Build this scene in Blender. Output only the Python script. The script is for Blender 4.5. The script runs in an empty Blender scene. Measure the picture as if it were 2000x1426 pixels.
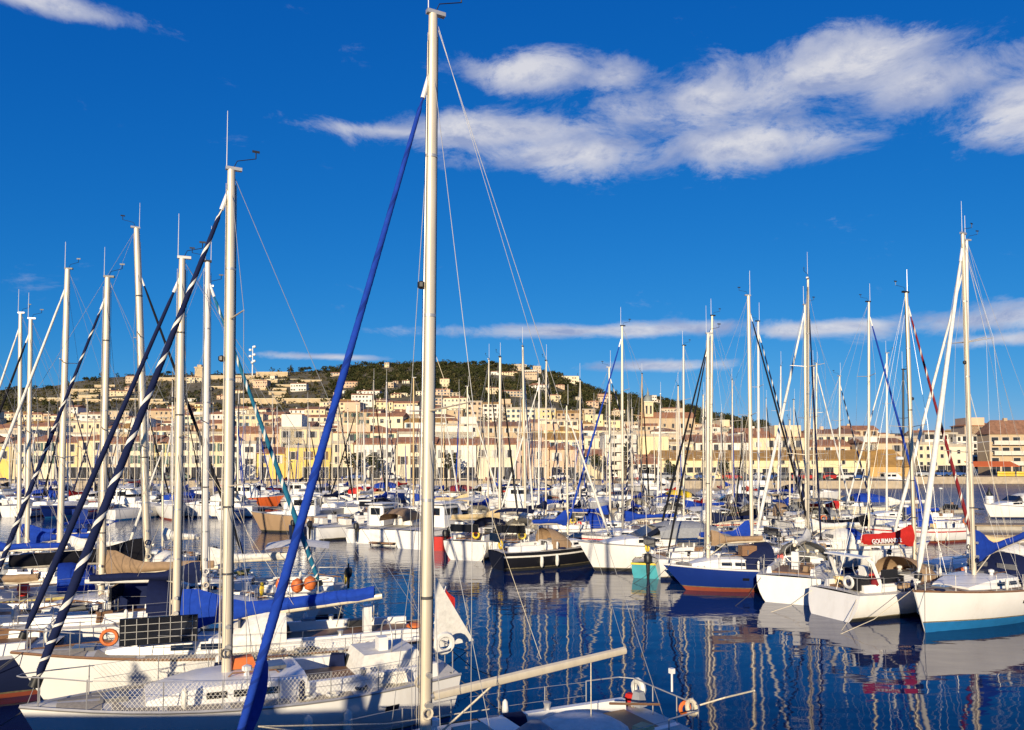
import bpy, math, random
from mathutils import Vector, Matrix

RND = random.Random(11)
SC = bpy.context.scene
COL = SC.collection
rad = math.radians

# ------------------------------------------------------------------ camera
F_PX, W_PX, H_PX = 1500.0, 2000.0, 1426.0
CAM_H, PITCH, HORIZON = 6.2, rad(2.5), 892.0
S_OFF = (HORIZON - H_PX / 2) / F_PX - math.tan(PITCH)
cam_d = bpy.data.cameras.new("camera")
cam = bpy.data.objects.new("camera", cam_d)
COL.objects.link(cam)
cam.location = (0, 0, CAM_H)
cam.rotation_euler = (math.pi / 2 + PITCH, 0, 0)
cam_d.sensor_width = 36.0
cam_d.lens = 36.0 * F_PX / W_PX
cam_d.shift_y = S_OFF * F_PX / W_PX
cam_d.clip_start = 0.1
cam_d.clip_end = 12000
SC.camera = cam

# ------------------------------------------------------------------ sun and sky
SUN_EL, SUN_AZ = rad(14.0), rad(-13.0)      # the sun stands low behind the photographer, a little to the left
to_sun = Vector((math.sin(SUN_AZ) * math.cos(SUN_EL), -math.cos(SUN_AZ) * math.cos(SUN_EL), math.sin(SUN_EL)))
sun_d = bpy.data.lights.new("sun", 'SUN')
sun_d.energy = 4.9
sun_d.angle = rad(0.5)
sun_d.color = (1.0, 0.85, 0.61)
sun = bpy.data.objects.new("sun", sun_d)
COL.objects.link(sun)
sun.rotation_euler = to_sun.to_track_quat('Z', 'Y').to_euler()
sun.location = (0, -50, 60)

world = bpy.data.worlds.new("World")
SC.world = world
world.use_nodes = True
wn, wl = world.node_tree.nodes, world.node_tree.links
wn.clear()


def wnode(t, **kw):
    n = wn.new(t)
    for k, v in kw.items():
        setattr(n, k, v)
    return n


sky = wnode('ShaderNodeTexSky', sky_type='NISHITA', sun_disc=False)
sky.sun_elevation = SUN_EL
sky.sun_rotation = math.atan2(to_sun.x, to_sun.y)
sky.air_density = 0.85
sky.dust_density = 0.0
sky.ozone_density = 3.0
SKY_STRENGTH = 0.10
EXPOSURE = 0.32
# the camera's vivid rendering of a clear winter sky: one tone curve per channel, the same over the whole dome
srgb_ = wnode('ShaderNodeSeparateColor')
wl.new(sky.outputs[0], srgb_.inputs[0])
crgb_ = wnode('ShaderNodeCombineColor')
for i_, (g_, p_) in enumerate(((0.00544, 2.0), (0.0745, 0.842), (0.2548, 0.497))):
    pw = wnode('ShaderNodeMath', operation='POWER')
    wl.new(srgb_.outputs[i_], pw.inputs[0])
    pw.inputs[1].default_value = p_
    ml = wnode('ShaderNodeMath', operation='MULTIPLY')
    wl.new(pw.outputs[0], ml.inputs[0])
    ml.inputs[1].default_value = g_ / SKY_STRENGTH / 2 ** EXPOSURE
    mi = wnode('ShaderNodeMath', operation='MINIMUM')
    wl.new(ml.outputs[0], mi.inputs[0])
    mi.inputs[1].default_value = 1.0 / SKY_STRENGTH
    wl.new(mi.outputs[0], crgb_.inputs[i_])
tc = wnode('ShaderNodeTexCoord')
sep = wnode('ShaderNodeSeparateXYZ')
wl.new(tc.outputs['Generated'], sep.inputs[0])
az = wnode('ShaderNodeMath', operation='ARCTAN2')
wl.new(sep.outputs[0], az.inputs[0])
wl.new(sep.outputs[1], az.inputs[1])
el = wnode('ShaderNodeMath', operation='ARCSINE')
wl.new(sep.outputs[2], el.inputs[0])
ae = wnode('ShaderNodeCombineXYZ')
wl.new(az.outputs[0], ae.inputs[0])
wl.new(el.outputs[0], ae.inputs[1])


def ray(px, py):
    xc, yc = (px - W_PX / 2) / F_PX, (H_PX / 2 - py) / F_PX + S_OFF
    return Vector((xc, math.cos(PITCH) - yc * math.sin(PITCH), math.sin(PITCH) + yc * math.cos(PITCH)))


def atY(px, py, Y):
    d = ray(px, py)
    return Vector((0, 0, CAM_H)) + d * (Y / d.y)


def onZ(px, py, z):
    d = ray(px, py)
    return Vector((0, 0, CAM_H)) + d * ((z - CAM_H) / d.z)


def azel(px, py):
    d = ray(px, py).normalized()
    return math.atan2(d.x, d.y), math.asin(d.z)


# clouds: soft ellipses in azimuth and elevation broken up by noise; a few more drift on round the rest of the sky
CLOUDS = [(1010, 138, 175, 46), (1200, 150, 110, 40), (950, 258, 290, 42), (760, 256, 140, 20), (1150, 300, 280, 48), (1350, 195, 240, 78), (1430, 285, 300, 62), (1640, 130, 230, 80),
          (1830, 160, 210, 80), (1980, 205, 150, 80), (2200, 190, 260, 90), (1180, 646, 400, 16), (1620, 640, 300, 18), (1900, 628, 300, 32), (1950, 662, 150, 18),
          (1270, 715, 170, 13), (640, 697, 130, 9), (100, 8, 210, 26), (2350, 640, 260, 22)]
ell = []
for (cx, cy, rx, ry) in CLOUDS:
    a0, e0 = azel(cx, cy)
    a1, e1 = azel(cx + rx, cy)
    a2, e2 = azel(cx, cy - ry)
    ell.append((a0, e0, abs(a1 - a0), abs(e2 - e0)))
for (a0, e0, ra, re_) in [(-1.5, .42, .3, .06), (-2.2, .2, .4, .04), (2.0, .35, .35, .07), (2.7, .5, .3, .08), (1.4, .12, .3, .02), (-.9, .75, .3, .06)]:
    ell.append((a0, e0, ra, re_))
prev = None
for (a0, e0, ra, re_) in ell:
    ma = wnode('ShaderNodeVectorMath', operation='MULTIPLY_ADD')
    wl.new(ae.outputs[0], ma.inputs[0])
    ma.inputs[1].default_value = (1 / ra, 1 / re_, 0)
    ma.inputs[2].default_value = (-a0 / ra, -e0 / re_, 0)
    ln = wnode('ShaderNodeVectorMath', operation='LENGTH')
    wl.new(ma.outputs[0], ln.inputs[0])
    if prev is None:
        prev = ln.outputs['Value']
    else:
        mn = wnode('ShaderNodeMath', operation='SMOOTH_MIN')
        wl.new(prev, mn.inputs[0])
        wl.new(ln.outputs['Value'], mn.inputs[1])
        mn.inputs[2].default_value = 0.5
        prev = mn.outputs[0]
mask = wnode('ShaderNodeMapRange')
wl.new(prev, mask.inputs[0])
mask.inputs[1].default_value, mask.inputs[2].default_value = 0.0, 1.45
mask.inputs[3].default_value, mask.inputs[4].default_value = 1.0, 0.0
stretch = wnode('ShaderNodeVectorMath', operation='MULTIPLY')
wl.new(ae.outputs[0], stretch.inputs[0])
stretch.inputs[1].default_value = (8.0, 17.0, 1)
cn = wnode('ShaderNodeTexNoise')
cn.inputs['Scale'].default_value = 1.0
cn.inputs['Detail'].default_value = 12.0
cn.inputs['Roughness'].default_value = 0.70
cn.inputs['Distortion'].default_value = 0.35
wl.new(stretch.outputs[0], cn.inputs['Vector'])
dens = wnode('ShaderNodeMath', operation='MULTIPLY_ADD')
wl.new(cn.outputs[0], dens.inputs[0])
dens.inputs[1].default_value = 2.1
wl.new(mask.outputs[0], dens.inputs[2])
dramp = wnode('ShaderNodeMapRange', interpolation_type='SMOOTHSTEP')
wl.new(dens.outputs[0], dramp.inputs[0])
dramp.inputs[1].default_value, dramp.inputs[2].default_value = 1.26, 1.92
dramp.inputs[3].default_value, dramp.inputs[4].default_value = 0.0, 0.86
# light and dark billows inside the clouds
stretch2 = wnode('ShaderNodeVectorMath', operation='MULTIPLY_ADD')
wl.new(ae.outputs[0], stretch2.inputs[0])
stretch2.inputs[1].default_value = (8.0, 17.0, 1)
stretch2.inputs[2].default_value = (0.05, -0.22, 0)
cn2 = wnode('ShaderNodeTexNoise')
cn2.inputs['Scale'].default_value = 1.0
cn2.inputs['Detail'].default_value = 10.0
cn2.inputs['Roughness'].default_value = 0.55
cn2.inputs['Distortion'].default_value = 0.35
wl.new(stretch2.outputs[0], cn2.inputs['Vector'])
dif = wnode('ShaderNodeMath', operation='SUBTRACT')
wl.new(cn.outputs[0], dif.inputs[0])
wl.new(cn2.outputs[0], dif.inputs[1])
cr = wnode('ShaderNodeMapRange')
wl.new(dif.outputs[0], cr.inputs[0])
cr.inputs[1].default_value, cr.inputs[2].default_value = -0.10, 0.13
ccol = wnode('ShaderNodeMix', data_type='RGBA')
wl.new(cr.outputs[0], ccol.inputs['Factor'])
CLOUD_DARK, CLOUD_LIGHT = (0.34, 0.40, 0.60, 1), (0.78, 0.77, 0.79, 1)
ccol.inputs['A'].default_value = CLOUD_LIGHT
ccol.inputs['B'].default_value = CLOUD_DARK
cscale = wnode('ShaderNodeVectorMath', operation='SCALE')
wl.new(ccol.outputs['Result'], cscale.inputs[0])
cscale.inputs['Scale'].default_value = 1 / SKY_STRENGTH / 2 ** EXPOSURE
mixc = wnode('ShaderNodeMix', data_type='RGBA')
wl.new(dramp.outputs[0], mixc.inputs['Factor'])
wl.new(crgb_.outputs[0], mixc.inputs['A'])
wl.new(cscale.outputs[0], mixc.inputs['B'])
bg = wnode('ShaderNodeBackground')
bg.inputs['Strength'].default_value = SKY_STRENGTH
wl.new(mixc.outputs['Result'], bg.inputs['Color'])
wo = wnode('ShaderNodeOutputWorld')
wl.new(bg.outputs[0], wo.inputs['Surface'])

SC.view_settings.view_transform = 'Standard'
SC.view_settings.look = 'None'
SC.view_settings.exposure = EXPOSURE
SC.view_settings.gamma = 1.0
SC.view_settings.use_curve_mapping = False
SC.render.engine = 'CYCLES'
SC.cycles.use_denoising = True
SC.cycles.max_bounces = 6
SC.cycles.sample_clamp_indirect = 3.0
SC.cycles.caustics_reflective = False
SC.cycles.caustics_refractive = False

# ------------------------------------------------------------------ materials
MATS = {}


def mat(name, col, rough=0.5, metal=0.0, var=0.12, scale=3.0, bump=0.0, spec=0.5, stain=0.0, stain_col=(0.12, 0.08, 0.05), stretch=(1, 1, 1), col2=None):
    if name in MATS:
        return MATS[name]
    m = bpy.data.materials.new(name)
    m.use_nodes = True
    nt = m.node_tree
    b = nt.nodes['Principled BSDF']
    b.inputs['Roughness'].default_value = rough
    b.inputs['Metallic'].default_value = metal
    b.inputs['Specular IOR Level'].default_value = spec
    t = nt.nodes.new('ShaderNodeTexCoord')
    mp = nt.nodes.new('ShaderNodeMapping')
    mp.inputs['Scale'].default_value = stretch
    nt.links.new(t.outputs['Object'], mp.inputs[0])
    n = nt.nodes.new('ShaderNodeTexNoise')
    n.inputs['Scale'].default_value = scale
    n.inputs['Detail'].default_value = 6
    n.inputs['Roughness'].default_value = 0.65
    nt.links.new(mp.outputs[0], n.inputs['Vector'])
    mr = nt.nodes.new('ShaderNodeMapRange')
    mr.inputs[1].default_value, mr.inputs[2].default_value = 0.3, 0.7
    nt.links.new(n.outputs[0], mr.inputs[0])
    mx = nt.nodes.new('ShaderNodeMix')
    mx.data_type = 'RGBA'
    nt.links.new(mr.outputs[0], mx.inputs['Factor'])
    c2 = col2 or tuple(min(1, c * (1 + var)) for c in col)
    c1 = tuple(c * (1 - var) for c in col)
    mx.inputs['A'].default_value = (*c1, 1)
    mx.inputs['B'].default_value = (*c2, 1)
    out = mx.outputs['Result']
    if stain > 0:
        n2 = nt.nodes.new('ShaderNodeTexNoise')
        n2.inputs['Scale'].default_value = scale * 0.7
        n2.inputs['Detail'].default_value = 8
        n2.inputs['Roughness'].default_value = 0.75
        nt.links.new(mp.outputs[0], n2.inputs['Vector'])
        r2 = nt.nodes.new('ShaderNodeMapRange')
        r2.inputs[1].default_value, r2.inputs[2].default_value = 0.54, 0.78
        r2.inputs[3].default_value, r2.inputs[4].default_value = 0.0, stain
        nt.links.new(n2.outputs[0], r2.inputs[0])
        m2 = nt.nodes.new('ShaderNodeMix')
        m2.data_type = 'RGBA'
        nt.links.new(r2.outputs[0], m2.inputs['Factor'])
        nt.links.new(out, m2.inputs['A'])
        m2.inputs['B'].default_value = (*stain_col, 1)
        out = m2.outputs['Result']
    nt.links.new(out, b.inputs['Base Color'])
    if bump > 0:
        bp = nt.nodes.new('ShaderNodeBump')
        bp.inputs['Strength'].default_value = bump
        bp.inputs['Distance'].default_value = 0.03
        nt.links.new(n.outputs[0], bp.inputs['Height'])
        nt.links.new(bp.outputs[0], b.inputs['Normal'])
    MATS[name] = m
    return m


GEL = dict(rough=0.28, scale=1.5, var=0.05, stain=0.35, stretch=(1, 1, 0.35))
M_WHITE = mat('gelcoat_white', (0.80, 0.78, 0.74), stain_col=(0.42, 0.36, 0.28), **GEL)
M_CREAM = mat('gelcoat_cream', (0.74, 0.67, 0.52), stain_col=(0.40, 0.32, 0.20), **GEL)
M_HULL = {
    'white': M_WHITE, 'cream': M_CREAM,
    'navy': mat('gelcoat_navy', (0.012, 0.018, 0.055), stain_col=(0.05, 0.06, 0.09), **GEL),
    'blue': mat('gelcoat_blue', (0.009, 0.030, 0.19), stain_col=(0.03, 0.08, 0.25), **GEL),
    'black': mat('gelcoat_black', (0.012, 0.012, 0.015), stain_col=(0.05, 0.05, 0.05), **GEL),
    'red': mat('gelcoat_red', (0.50, 0.025, 0.018), stain_col=(0.25, 0.03, 0.02), **GEL),
    'teal': mat('painted_teal', (0.015, 0.28, 0.34), stain_col=(0.02, 0.14, 0.16), rough=0.5, scale=2.5, stain=0.6, var=0.15),
    'yellow': mat('gelcoat_yellow', (0.62, 0.52, 0.20), stain_col=(0.3, 0.25, 0.1), **GEL),
    'tan': mat('gelcoat_tan', (0.36, 0.24, 0.14), stain_col=(0.2, 0.13, 0.08), **GEL),
    'grey': mat('gelcoat_grey', (0.36, 0.37, 0.38), stain_col=(0.2, 0.2, 0.2), **GEL),
    'orange': mat('gelcoat_orange', (0.62, 0.12, 0.03), stain_col=(0.3, 0.08, 0.03), **GEL),
}
M_DECK = mat('deck_paint', (0.66, 0.62, 0.54), rough=0.65, scale=5, var=0.10, stain=0.5, stain_col=(0.30, 0.25, 0.18), bump=0.05)
M_TEAK = mat('teak', (0.22, 0.115, 0.055), rough=0.55, scale=4, var=0.25, stretch=(1, 8, 8), stain=0.4, stain_col=(0.10, 0.06, 0.04))
M_GLASS = mat('smoked_glass', (0.012, 0.013, 0.016), rough=0.08, var=0.1, spec=0.8)
M_CLEAR = mat('vinyl_window', (0.14, 0.14, 0.15), rough=0.12, var=0.2)
M_ALU = mat('mast_aluminium', (0.70, 0.61, 0.46), rough=0.42, metal=0.25, scale=2.0, var=0.10, stain=0.25, stain_col=(0.42, 0.34, 0.22), stretch=(3, 3, .5))
M_MASTW = mat('mast_white', (0.72, 0.68, 0.62), rough=0.4, scale=6.0, var=0.08, stain=0.5, stain_col=(0.45, 0.42, 0.38), stretch=(2, 2, .8))
M_MASTD = mat('mast_black', (0.02, 0.02, 0.022), rough=0.4)
M_MASTG = mat('mast_gold', (0.50, 0.36, 0.18), rough=0.45, metal=0.3)
M_STEEL = mat('stainless_steel', (0.52, 0.50, 0.47), rough=0.48, metal=0.6, var=0.15)
M_WIRE = mat('rigging_wire', (0.42, 0.41, 0.40), rough=0.4, metal=0.4)
M_ROPE = mat('rope', (0.62, 0.54, 0.40), rough=0.9, scale=30, var=0.3)
M_BLACK = mat('black_plastic', (0.015, 0.015, 0.016), rough=0.45)
M_RUBBER = mat('rubber_grey', (0.06, 0.06, 0.065), rough=0.7)
M_FENDER = mat('fender_white', (0.70, 0.68, 0.62), rough=0.5, stain=0.4, scale=6, stain_col=(.3, .28, .25))
M_ORANGE = mat('orange_plastic', (0.62, 0.15, 0.03), rough=0.6, var=.2, scale=6, stain=.3, stain_col=(.4, .25, .12))
M_REDP = mat('red_plastic', (0.62, 0.03, 0.02), rough=0.5)
M_YELP = mat('yellow_plastic', (0.75, 0.52, 0.03), rough=0.5)
M_NET = mat('net_cord', (0.62, 0.58, 0.50), rough=0.9)
CL = dict(rough=0.92, scale=7, var=0.16, bump=0.25, spec=0.2)
M_CLOTH = {
    'blue': mat('canvas_blue', (0.010, 0.046, 0.33), stain=0.4, stain_col=(0.03, 0.08, 0.24), **CL),
    'blue seam': mat('canvas_blue_seam', (0.007, 0.030, 0.22), **CL),
    'navy': mat('canvas_navy', (0.008, 0.014, 0.055), **CL),
    'black': mat('canvas_black', (0.010, 0.010, 0.014), **CL),
    'red': mat('canvas_red', (0.46, 0.022, 0.018), **CL),
    'darkred': mat('canvas_dark_red', (0.20, 0.018, 0.025), **CL),
    'cream': mat('canvas_cream', (0.66, 0.50, 0.26), **CL),
    'white': mat('canvas_white', (0.74, 0.71, 0.64), stain=0.3, stain_col=(.5, .45, .36), **CL),
    'tan': mat('canvas_tan', (0.33, 0.22, 0.13), **CL),
    'grey': mat('canvas_grey', (0.28, 0.29, 0.31), **CL),
    'teal': mat('canvas_teal', (0.015, 0.13, 0.22), **CL),
    'green': mat('canvas_green', (0.015, 0.10, 0.06), **CL),
    'yellow': mat('canvas_yellow', (0.72, 0.50, 0.03), **CL),
}
M_BOTTOM = {'red': mat('antifouling_red', (0.26, 0.055, 0.028), rough=0.7, stain=0.5, scale=3), 'blue': mat('antifouling_blue', (0.012, 0.16, 0.40), rough=0.6),
            'navy': mat('antifouling_navy', (0.01, 0.02, 0.07), rough=0.6), 'black': mat('antifouling_black', (0.02, 0.02, 0.02), rough=0.7)}


# ------------------------------------------------------------------ mesh helpers
class MB:
    def __init__(self):
        self.v, self.f, self.m = [], [], []

    def face(self, idx, m=0):
        self.f.append(tuple(idx))
        self.m.append(m)

    def loft(self, rings, closed=True, cap0=True, cap1=True, m=0, matf=None):
        b = len(self.v)
        n = len(rings[0])
        for r in rings:
            self.v.extend([tuple(p) for p in r])
        for i in range(len(rings) - 1):
            for j in range(n if closed else n - 1):
                k = (j + 1) % n
                self.face((b + i * n + j, b + i * n + k, b + (i + 1) * n + k, b + (i + 1) * n + j), matf(i, j) if matf else m)
        if cap0:
            self.face([b + j for j in range(n)][::-1], m)
        if cap1:
            self.face([b + (len(rings) - 1) * n + j for j in range(n)], m)
        return self

    def tube(self, pts, r, n=6, m=0, flat=1.0, cap=True, matf=None, tw=None):
        pts = [Vector(p) for p in pts]
        rs = r if isinstance(r, (list, tuple)) else [r] * len(pts)
        rings = []
        ref = None
        for i, p in enumerate(pts):
            d = (pts[min(i + 1, len(pts) - 1)] - pts[max(i - 1, 0)])
            if d.length < 1e-9:
                d = Vector((0, 0, 1))
            d.normalize()
            if ref is None:
                ref = Vector((1, 0, 0)) if abs(d.x) < 0.8 else Vector((0, 1, 0))
            u = (ref - d * ref.dot(d)).normalized()
            w = d.cross(u)
            ref = u
            o_ = tw[i] if tw else 0.0
            rings.append([p + u * (math.cos(2 * math.pi * k / n + o_) * rs[i]) + w * (math.sin(2 * math.pi * k / n + o_) * rs[i] * flat) for k in range(n)])
        return self.loft(rings, True, cap, cap, m, matf)

    def box(self, c, s, rz=0, m=0, taper=1.0):
        cx, cy, cz = c
        sx, sy, sz = s[0] / 2, s[1] / 2, s[2] / 2
        co, si = math.cos(rz), math.sin(rz)
        b = len(self.v)
        for z, t in ((-sz, 1.0), (sz, taper)):
            for x, y in ((-sx, -sy), (sx, -sy), (sx, sy), (-sx, sy)):
                x, y = x * t, y * t
                self.v.append((cx + x * co - y * si, cy + x * si + y * co, cz + z))
        for q in ((3, 2, 1, 0), (4, 5, 6, 7), (0, 1, 5, 4), (1, 2, 6, 5), (2, 3, 7, 6), (3, 0, 4, 7)):
            self.face([b + i for i in q], m)
        return self

    def torus(self, c, R_, r, ax='x', n=16, k=6, m=0):
        rings = []
        for i in range(n):
            a = 2 * math.pi * i / n
            ring = []
            for j in range(k):
                bb = 2 * math.pi * j / k
                q, h = R_ + r * math.cos(bb), r * math.sin(bb)
                x, y = q * math.cos(a), q * math.sin(a)
                ring.append((c[0] + h, c[1] + x, c[2] + y) if ax == 'x' else (c[0] + x, c[1] + h, c[2] + y) if ax == 'y' else (c[0] + x, c[1] + y, c[2] + h))
            rings.append(ring)
        b = len(self.v)
        for r_ in rings:
            self.v.extend(r_)
        for i in range(n):
            for j in range(k):
                i2, j2 = (i + 1) % n, (j + 1) % k
                self.face((b + i * k + j, b + i * k + j2, b + i2 * k + j2, b + i2 * k + j), m)
        return self

    def lathe(self, prof, c=(0, 0, 0), n=10, m=0):
        rings = [[(c[0] + r * math.cos(2 * math.pi * k / n), c[1] + r * math.sin(2 * math.pi * k / n), c[2] + z) for k in range(n)] for (r, z) in prof]
        return self.loft(rings, m=m)

    def mesh(self, name, mats, smooth=True, angle=40):
        me = bpy.data.meshes.new(name)
        me.from_pydata(self.v, [], self.f)
        ms = mats if isinstance(mats, (list, tuple)) else [mats]
        for x in ms:
            me.materials.append(x)
        if len(ms) > 1:
            me.polygons.foreach_set('material_index', self.m)
        if smooth:
            me.polygons.foreach_set('use_smooth', [True] * len(me.polygons))
            me.set_sharp_from_angle(angle=rad(angle))
        me.update()
        return me

    def build(self, name, mats, parent=None, smooth=True, angle=40):
        return link(name, self.mesh(name, mats, smooth, angle), parent)


def link(name, me, parent=None):
    o = bpy.data.objects.new(name, me)
    COL.objects.link(o)
    if parent is not None:
        o.parent = parent
    return o


def empty(name, loc, rz=0.0):
    o = bpy.data.objects.new(name, None)
    o.empty_display_size = 0.3
    COL.objects.link(o)
    o.location = loc
    o.rotation_euler = (0, 0, rz)
    return o


def tag(o, label=None, cat=None, group=None, kind=None):
    if label:
        o['label'] = label
    if cat:
        o['category'] = cat
    if group:
        o['group'] = group
    if kind:
        o['kind'] = kind
    return o


WORDS = 'first second third fourth fifth sixth seventh eighth ninth tenth eleventh twelfth thirteenth fourteenth fifteenth sixteenth seventeenth eighteenth nineteenth twentieth'.split()
TENS = {2: 'twenty', 3: 'thirty', 4: 'forty', 5: 'fifty', 6: 'sixty', 7: 'seventy', 8: 'eighty', 9: 'ninety'}


def ordinal(i):
    i += 1
    if i <= 20:
        return WORDS[i - 1]
    if i % 10 == 0:
        return TENS[i // 10][:-1] + 'ieth'
    return TENS[i // 10] + '-' + WORDS[i % 10 - 1]


def copy_tree(o, parent=None):
    c = o.copy()
    COL.objects.link(c)
    if parent is not None:
        c.parent = parent
    for ch in o.children:
        copy_tree(ch, c)
    return c




# ------------------------------------------------------------------ the water
def water_material():
    m = bpy.data.materials.new('harbour_water')
    m.use_nodes = True
    nt = m.node_tree
    b = nt.nodes['Principled BSDF']
    b.inputs['Base Color'].default_value = (0.002, 0.018, 0.090, 1)
    b.inputs['Roughness'].default_value = 0.03
    b.inputs['IOR'].default_value = 1.34
    t = nt.nodes.new('ShaderNodeTexCoord')
    def N(op, x, y):
        k = nt.nodes.new('ShaderNodeMath')
        k.operation = op
        for i, q in enumerate((x, y)):
            if isinstance(q, (int, float)):
                k.inputs[i].default_value = q
            else:
                nt.links.new(q, k.inputs[i])
        return k.outputs[0]

    def wave(sc_, st, det, rot):
        mp = nt.nodes.new('ShaderNodeMapping')
        mp.inputs['Scale'].default_value = st
        mp.inputs['Rotation'].default_value = (0, 0, rot)
        nt.links.new(t.outputs['Object'], mp.inputs[0])
        n = nt.nodes.new('ShaderNodeTexNoise')
        n.inputs['Scale'].default_value = sc_
        n.inputs['Detail'].default_value = det
        n.inputs['Roughness'].default_value = 0.45
        nt.links.new(mp.outputs[0], n.inputs['Vector'])
        return n.outputs[0]
    sp = nt.nodes.new('ShaderNodeSeparateXYZ')
    nt.links.new(t.outputs['Object'], sp.inputs[0])
    chop = nt.nodes.new('ShaderNodeMapRange')          # wind reaches the outer basin
    chop.inputs[1].default_value, chop.inputs[2].default_value = 26, 120
    chop.inputs[3].default_value, chop.inputs[4].default_value = 0.16, 3.2
    nt.links.new(sp.outputs[1], chop.inputs[0])
    side = nt.nodes.new('ShaderNodeMapRange')          # the open fairway to the east is choppier still
    side.inputs[1].default_value, side.inputs[2].default_value = 22, 55
    side.inputs[3].default_value, side.inputs[4].default_value = 1.0, 2.6
    nt.links.new(sp.outputs[0], side.inputs[0])
    gust = nt.nodes.new('ShaderNodeMapRange')
    gust.inputs[1].default_value, gust.inputs[2].default_value = 0.35, 0.65
    gust.inputs[3].default_value, gust.inputs[4].default_value = 0.6, 1.5
    nt.links.new(wave(0.06, (1, 2, 1), 2, .3), gust.inputs[0])
    fine = N('MULTIPLY', N('ADD', N('MULTIPLY', wave(3.0, (1, 2.0, 1), 3, .25), .22), N('MULTIPLY', wave(1.1, (1, 1.8, 1), 2, -.2), .5)), N('MULTIPLY', N('MULTIPLY', chop.outputs[0], side.outputs[0]), gust.outputs[0]))
    rough = N('MINIMUM', N('ADD', N('MULTIPLY', N('MULTIPLY', chop.outputs[0], side.outputs[0]), .034), .02), .34)
    nt.links.new(rough, b.inputs['Roughness'])
    swell = N('MULTIPLY', wave(0.55, (1, 2.2, 1), 1.5, .15), .45)
    bp = nt.nodes.new('ShaderNodeBump')
    bp.inputs['Strength'].default_value = 1.0
    bp.inputs['Distance'].default_value = 0.034
    nt.links.new(N('ADD', fine, swell), bp.inputs['Height'])
    nt.links.new(bp.outputs[0], b.inputs['Normal'])
    return m


mb = MB()
mb.v = [(-5000, -800, 0), (5000, -800, 0), (5000, 9000, 0), (-5000, 9000, 0)]
mb.face((0, 1, 2, 3))
tag(mb.build('water', water_material(), smooth=False), kind='structure')

# ------------------------------------------------------------------ mole, quay and hill
M_CONC = mat('concrete', (0.40, 0.36, 0.30), rough=0.85, scale=1.2, var=0.2, stain=0.5, stain_col=(0.16, 0.13, 0.1), bump=0.3)
M_STONE = mat('quay_stone', (0.42, 0.34, 0.24), rough=0.85, scale=0.8, var=0.25, stain=0.5, stain_col=(0.14, 0.11, 0.08), bump=0.4)
M_ASPH = mat('asphalt', (0.09, 0.085, 0.08), rough=0.9, scale=0.6, var=0.2)
mb = MB()
mb.box((0, -6.0, 1.0), (400, 13.6, 6.8))           # sea wall the photographer stands on: top at 4.4 m
mb.box((0, .3, 4.65), (400, .4, .62))            # parapet
tag(mb.build('mole_pavement', M_CONC, smooth=False), kind='structure')
mb = MB()
mb.box((-86, 178, -1.25), (330, 56, 5.5))
tag(mb.build('quay_pavement', M_STONE, smooth=False), kind='structure')
mb = MB()
mb.box((239, 192, -1.2), (318, 32, 5.6))
tag(mb.build('quay_pavement', M_STONE, smooth=False), kind='structure')
mb = MB()
for (x0, x1) in ((-250, 78),):
    b = len(mb.v)
    mb.v += [(x0, 153.0, 1.504), (x1, 153.0, 1.504), (x1, 160.5, 1.504), (x0, 160.5, 1.504)]
    mb.face((b, b + 1, b + 2, b + 3))
tag(mb.build('quay_road', M_ASPH, smooth=False), kind='structure')

RIDGE = [(-700, 790), (-200, 775), (0, 762), (90, 757), (150, 745), (200, 738), (300, 733), (400, 731), (500, 729), (570, 727), (650, 722), (700, 716), (850, 711),
         (950, 713), (1010, 717), (1060, 724), (1120, 746), (1180, 768), (1250, 778), (1310, 786), (1400, 812), (1480, 826), (1560, 842), (1700, 846), (1900, 848), (2100, 852), (2700, 860)]
FRAC = [(180, 0), (210, .06), (250, .16), (300, .26), (400, .40), (500, .51), (600, .61), (700, .70), (850, .86), (960, .97), (1000, 1)]


def interp(tab, x):
    if x <= tab[0][0]:
        return tab[0][1]
    for (a, b), (c, d) in zip(tab, tab[1:]):
        if x <= c:
            return b + (d - b) * (x - a) / (c - a)
    return tab[-1][1]


def hill_noise(px, d):
    return (math.sin(px * .021 + d * .013) + math.sin(px * .047 - d * .021 + 1.3) + math.sin(px * .0093 + d * .031 + 2.1)) / 3


def terr(px, d):
    y = 934 + (interp(RIDGE, px) - 934) * interp(FRAC, min(d, 1000))
    p = atY(px, y, d)
    if d > 1000:
        p.z -= (d - 1000) * 0.22
    elif d > 260:
        p.z += hill_noise(px, d) * min(1, (d - 260) / 150) * 1.5 * (1 - max(0, (d - 900) / 100))
    return p


M_HILL = mat('hill_scrub', (0.19, 0.145, 0.080), rough=0.95, scale=0.06, var=0.35, col2=(0.10, 0.092, 0.045), stain=0.8, stain_col=(0.42, 0.32, 0.20), bump=0.0)
PXS = list(range(-700, 2701, 25))
DS = [180, 195, 210, 230, 250, 275, 300, 330, 360, 400, 440, 480, 520, 560, 600, 640, 680, 720, 760, 800, 840, 880, 920, 960, 1000, 1040, 1100, 1250, 1500]
mb = MB()
for d in DS:
    for px in PXS:
        p = terr(px, d)
        mb.v.append((p.x, p.y, p.z))
nn = len(PXS)
for i in range(len(DS) - 1):
    for j in range(nn - 1):
        mb.face((i * nn + j, i * nn + j + 1, (i + 1) * nn + j + 1, (i + 1) * nn + j))
tag(mb.build('hill', M_HILL), kind='structure')

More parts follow.
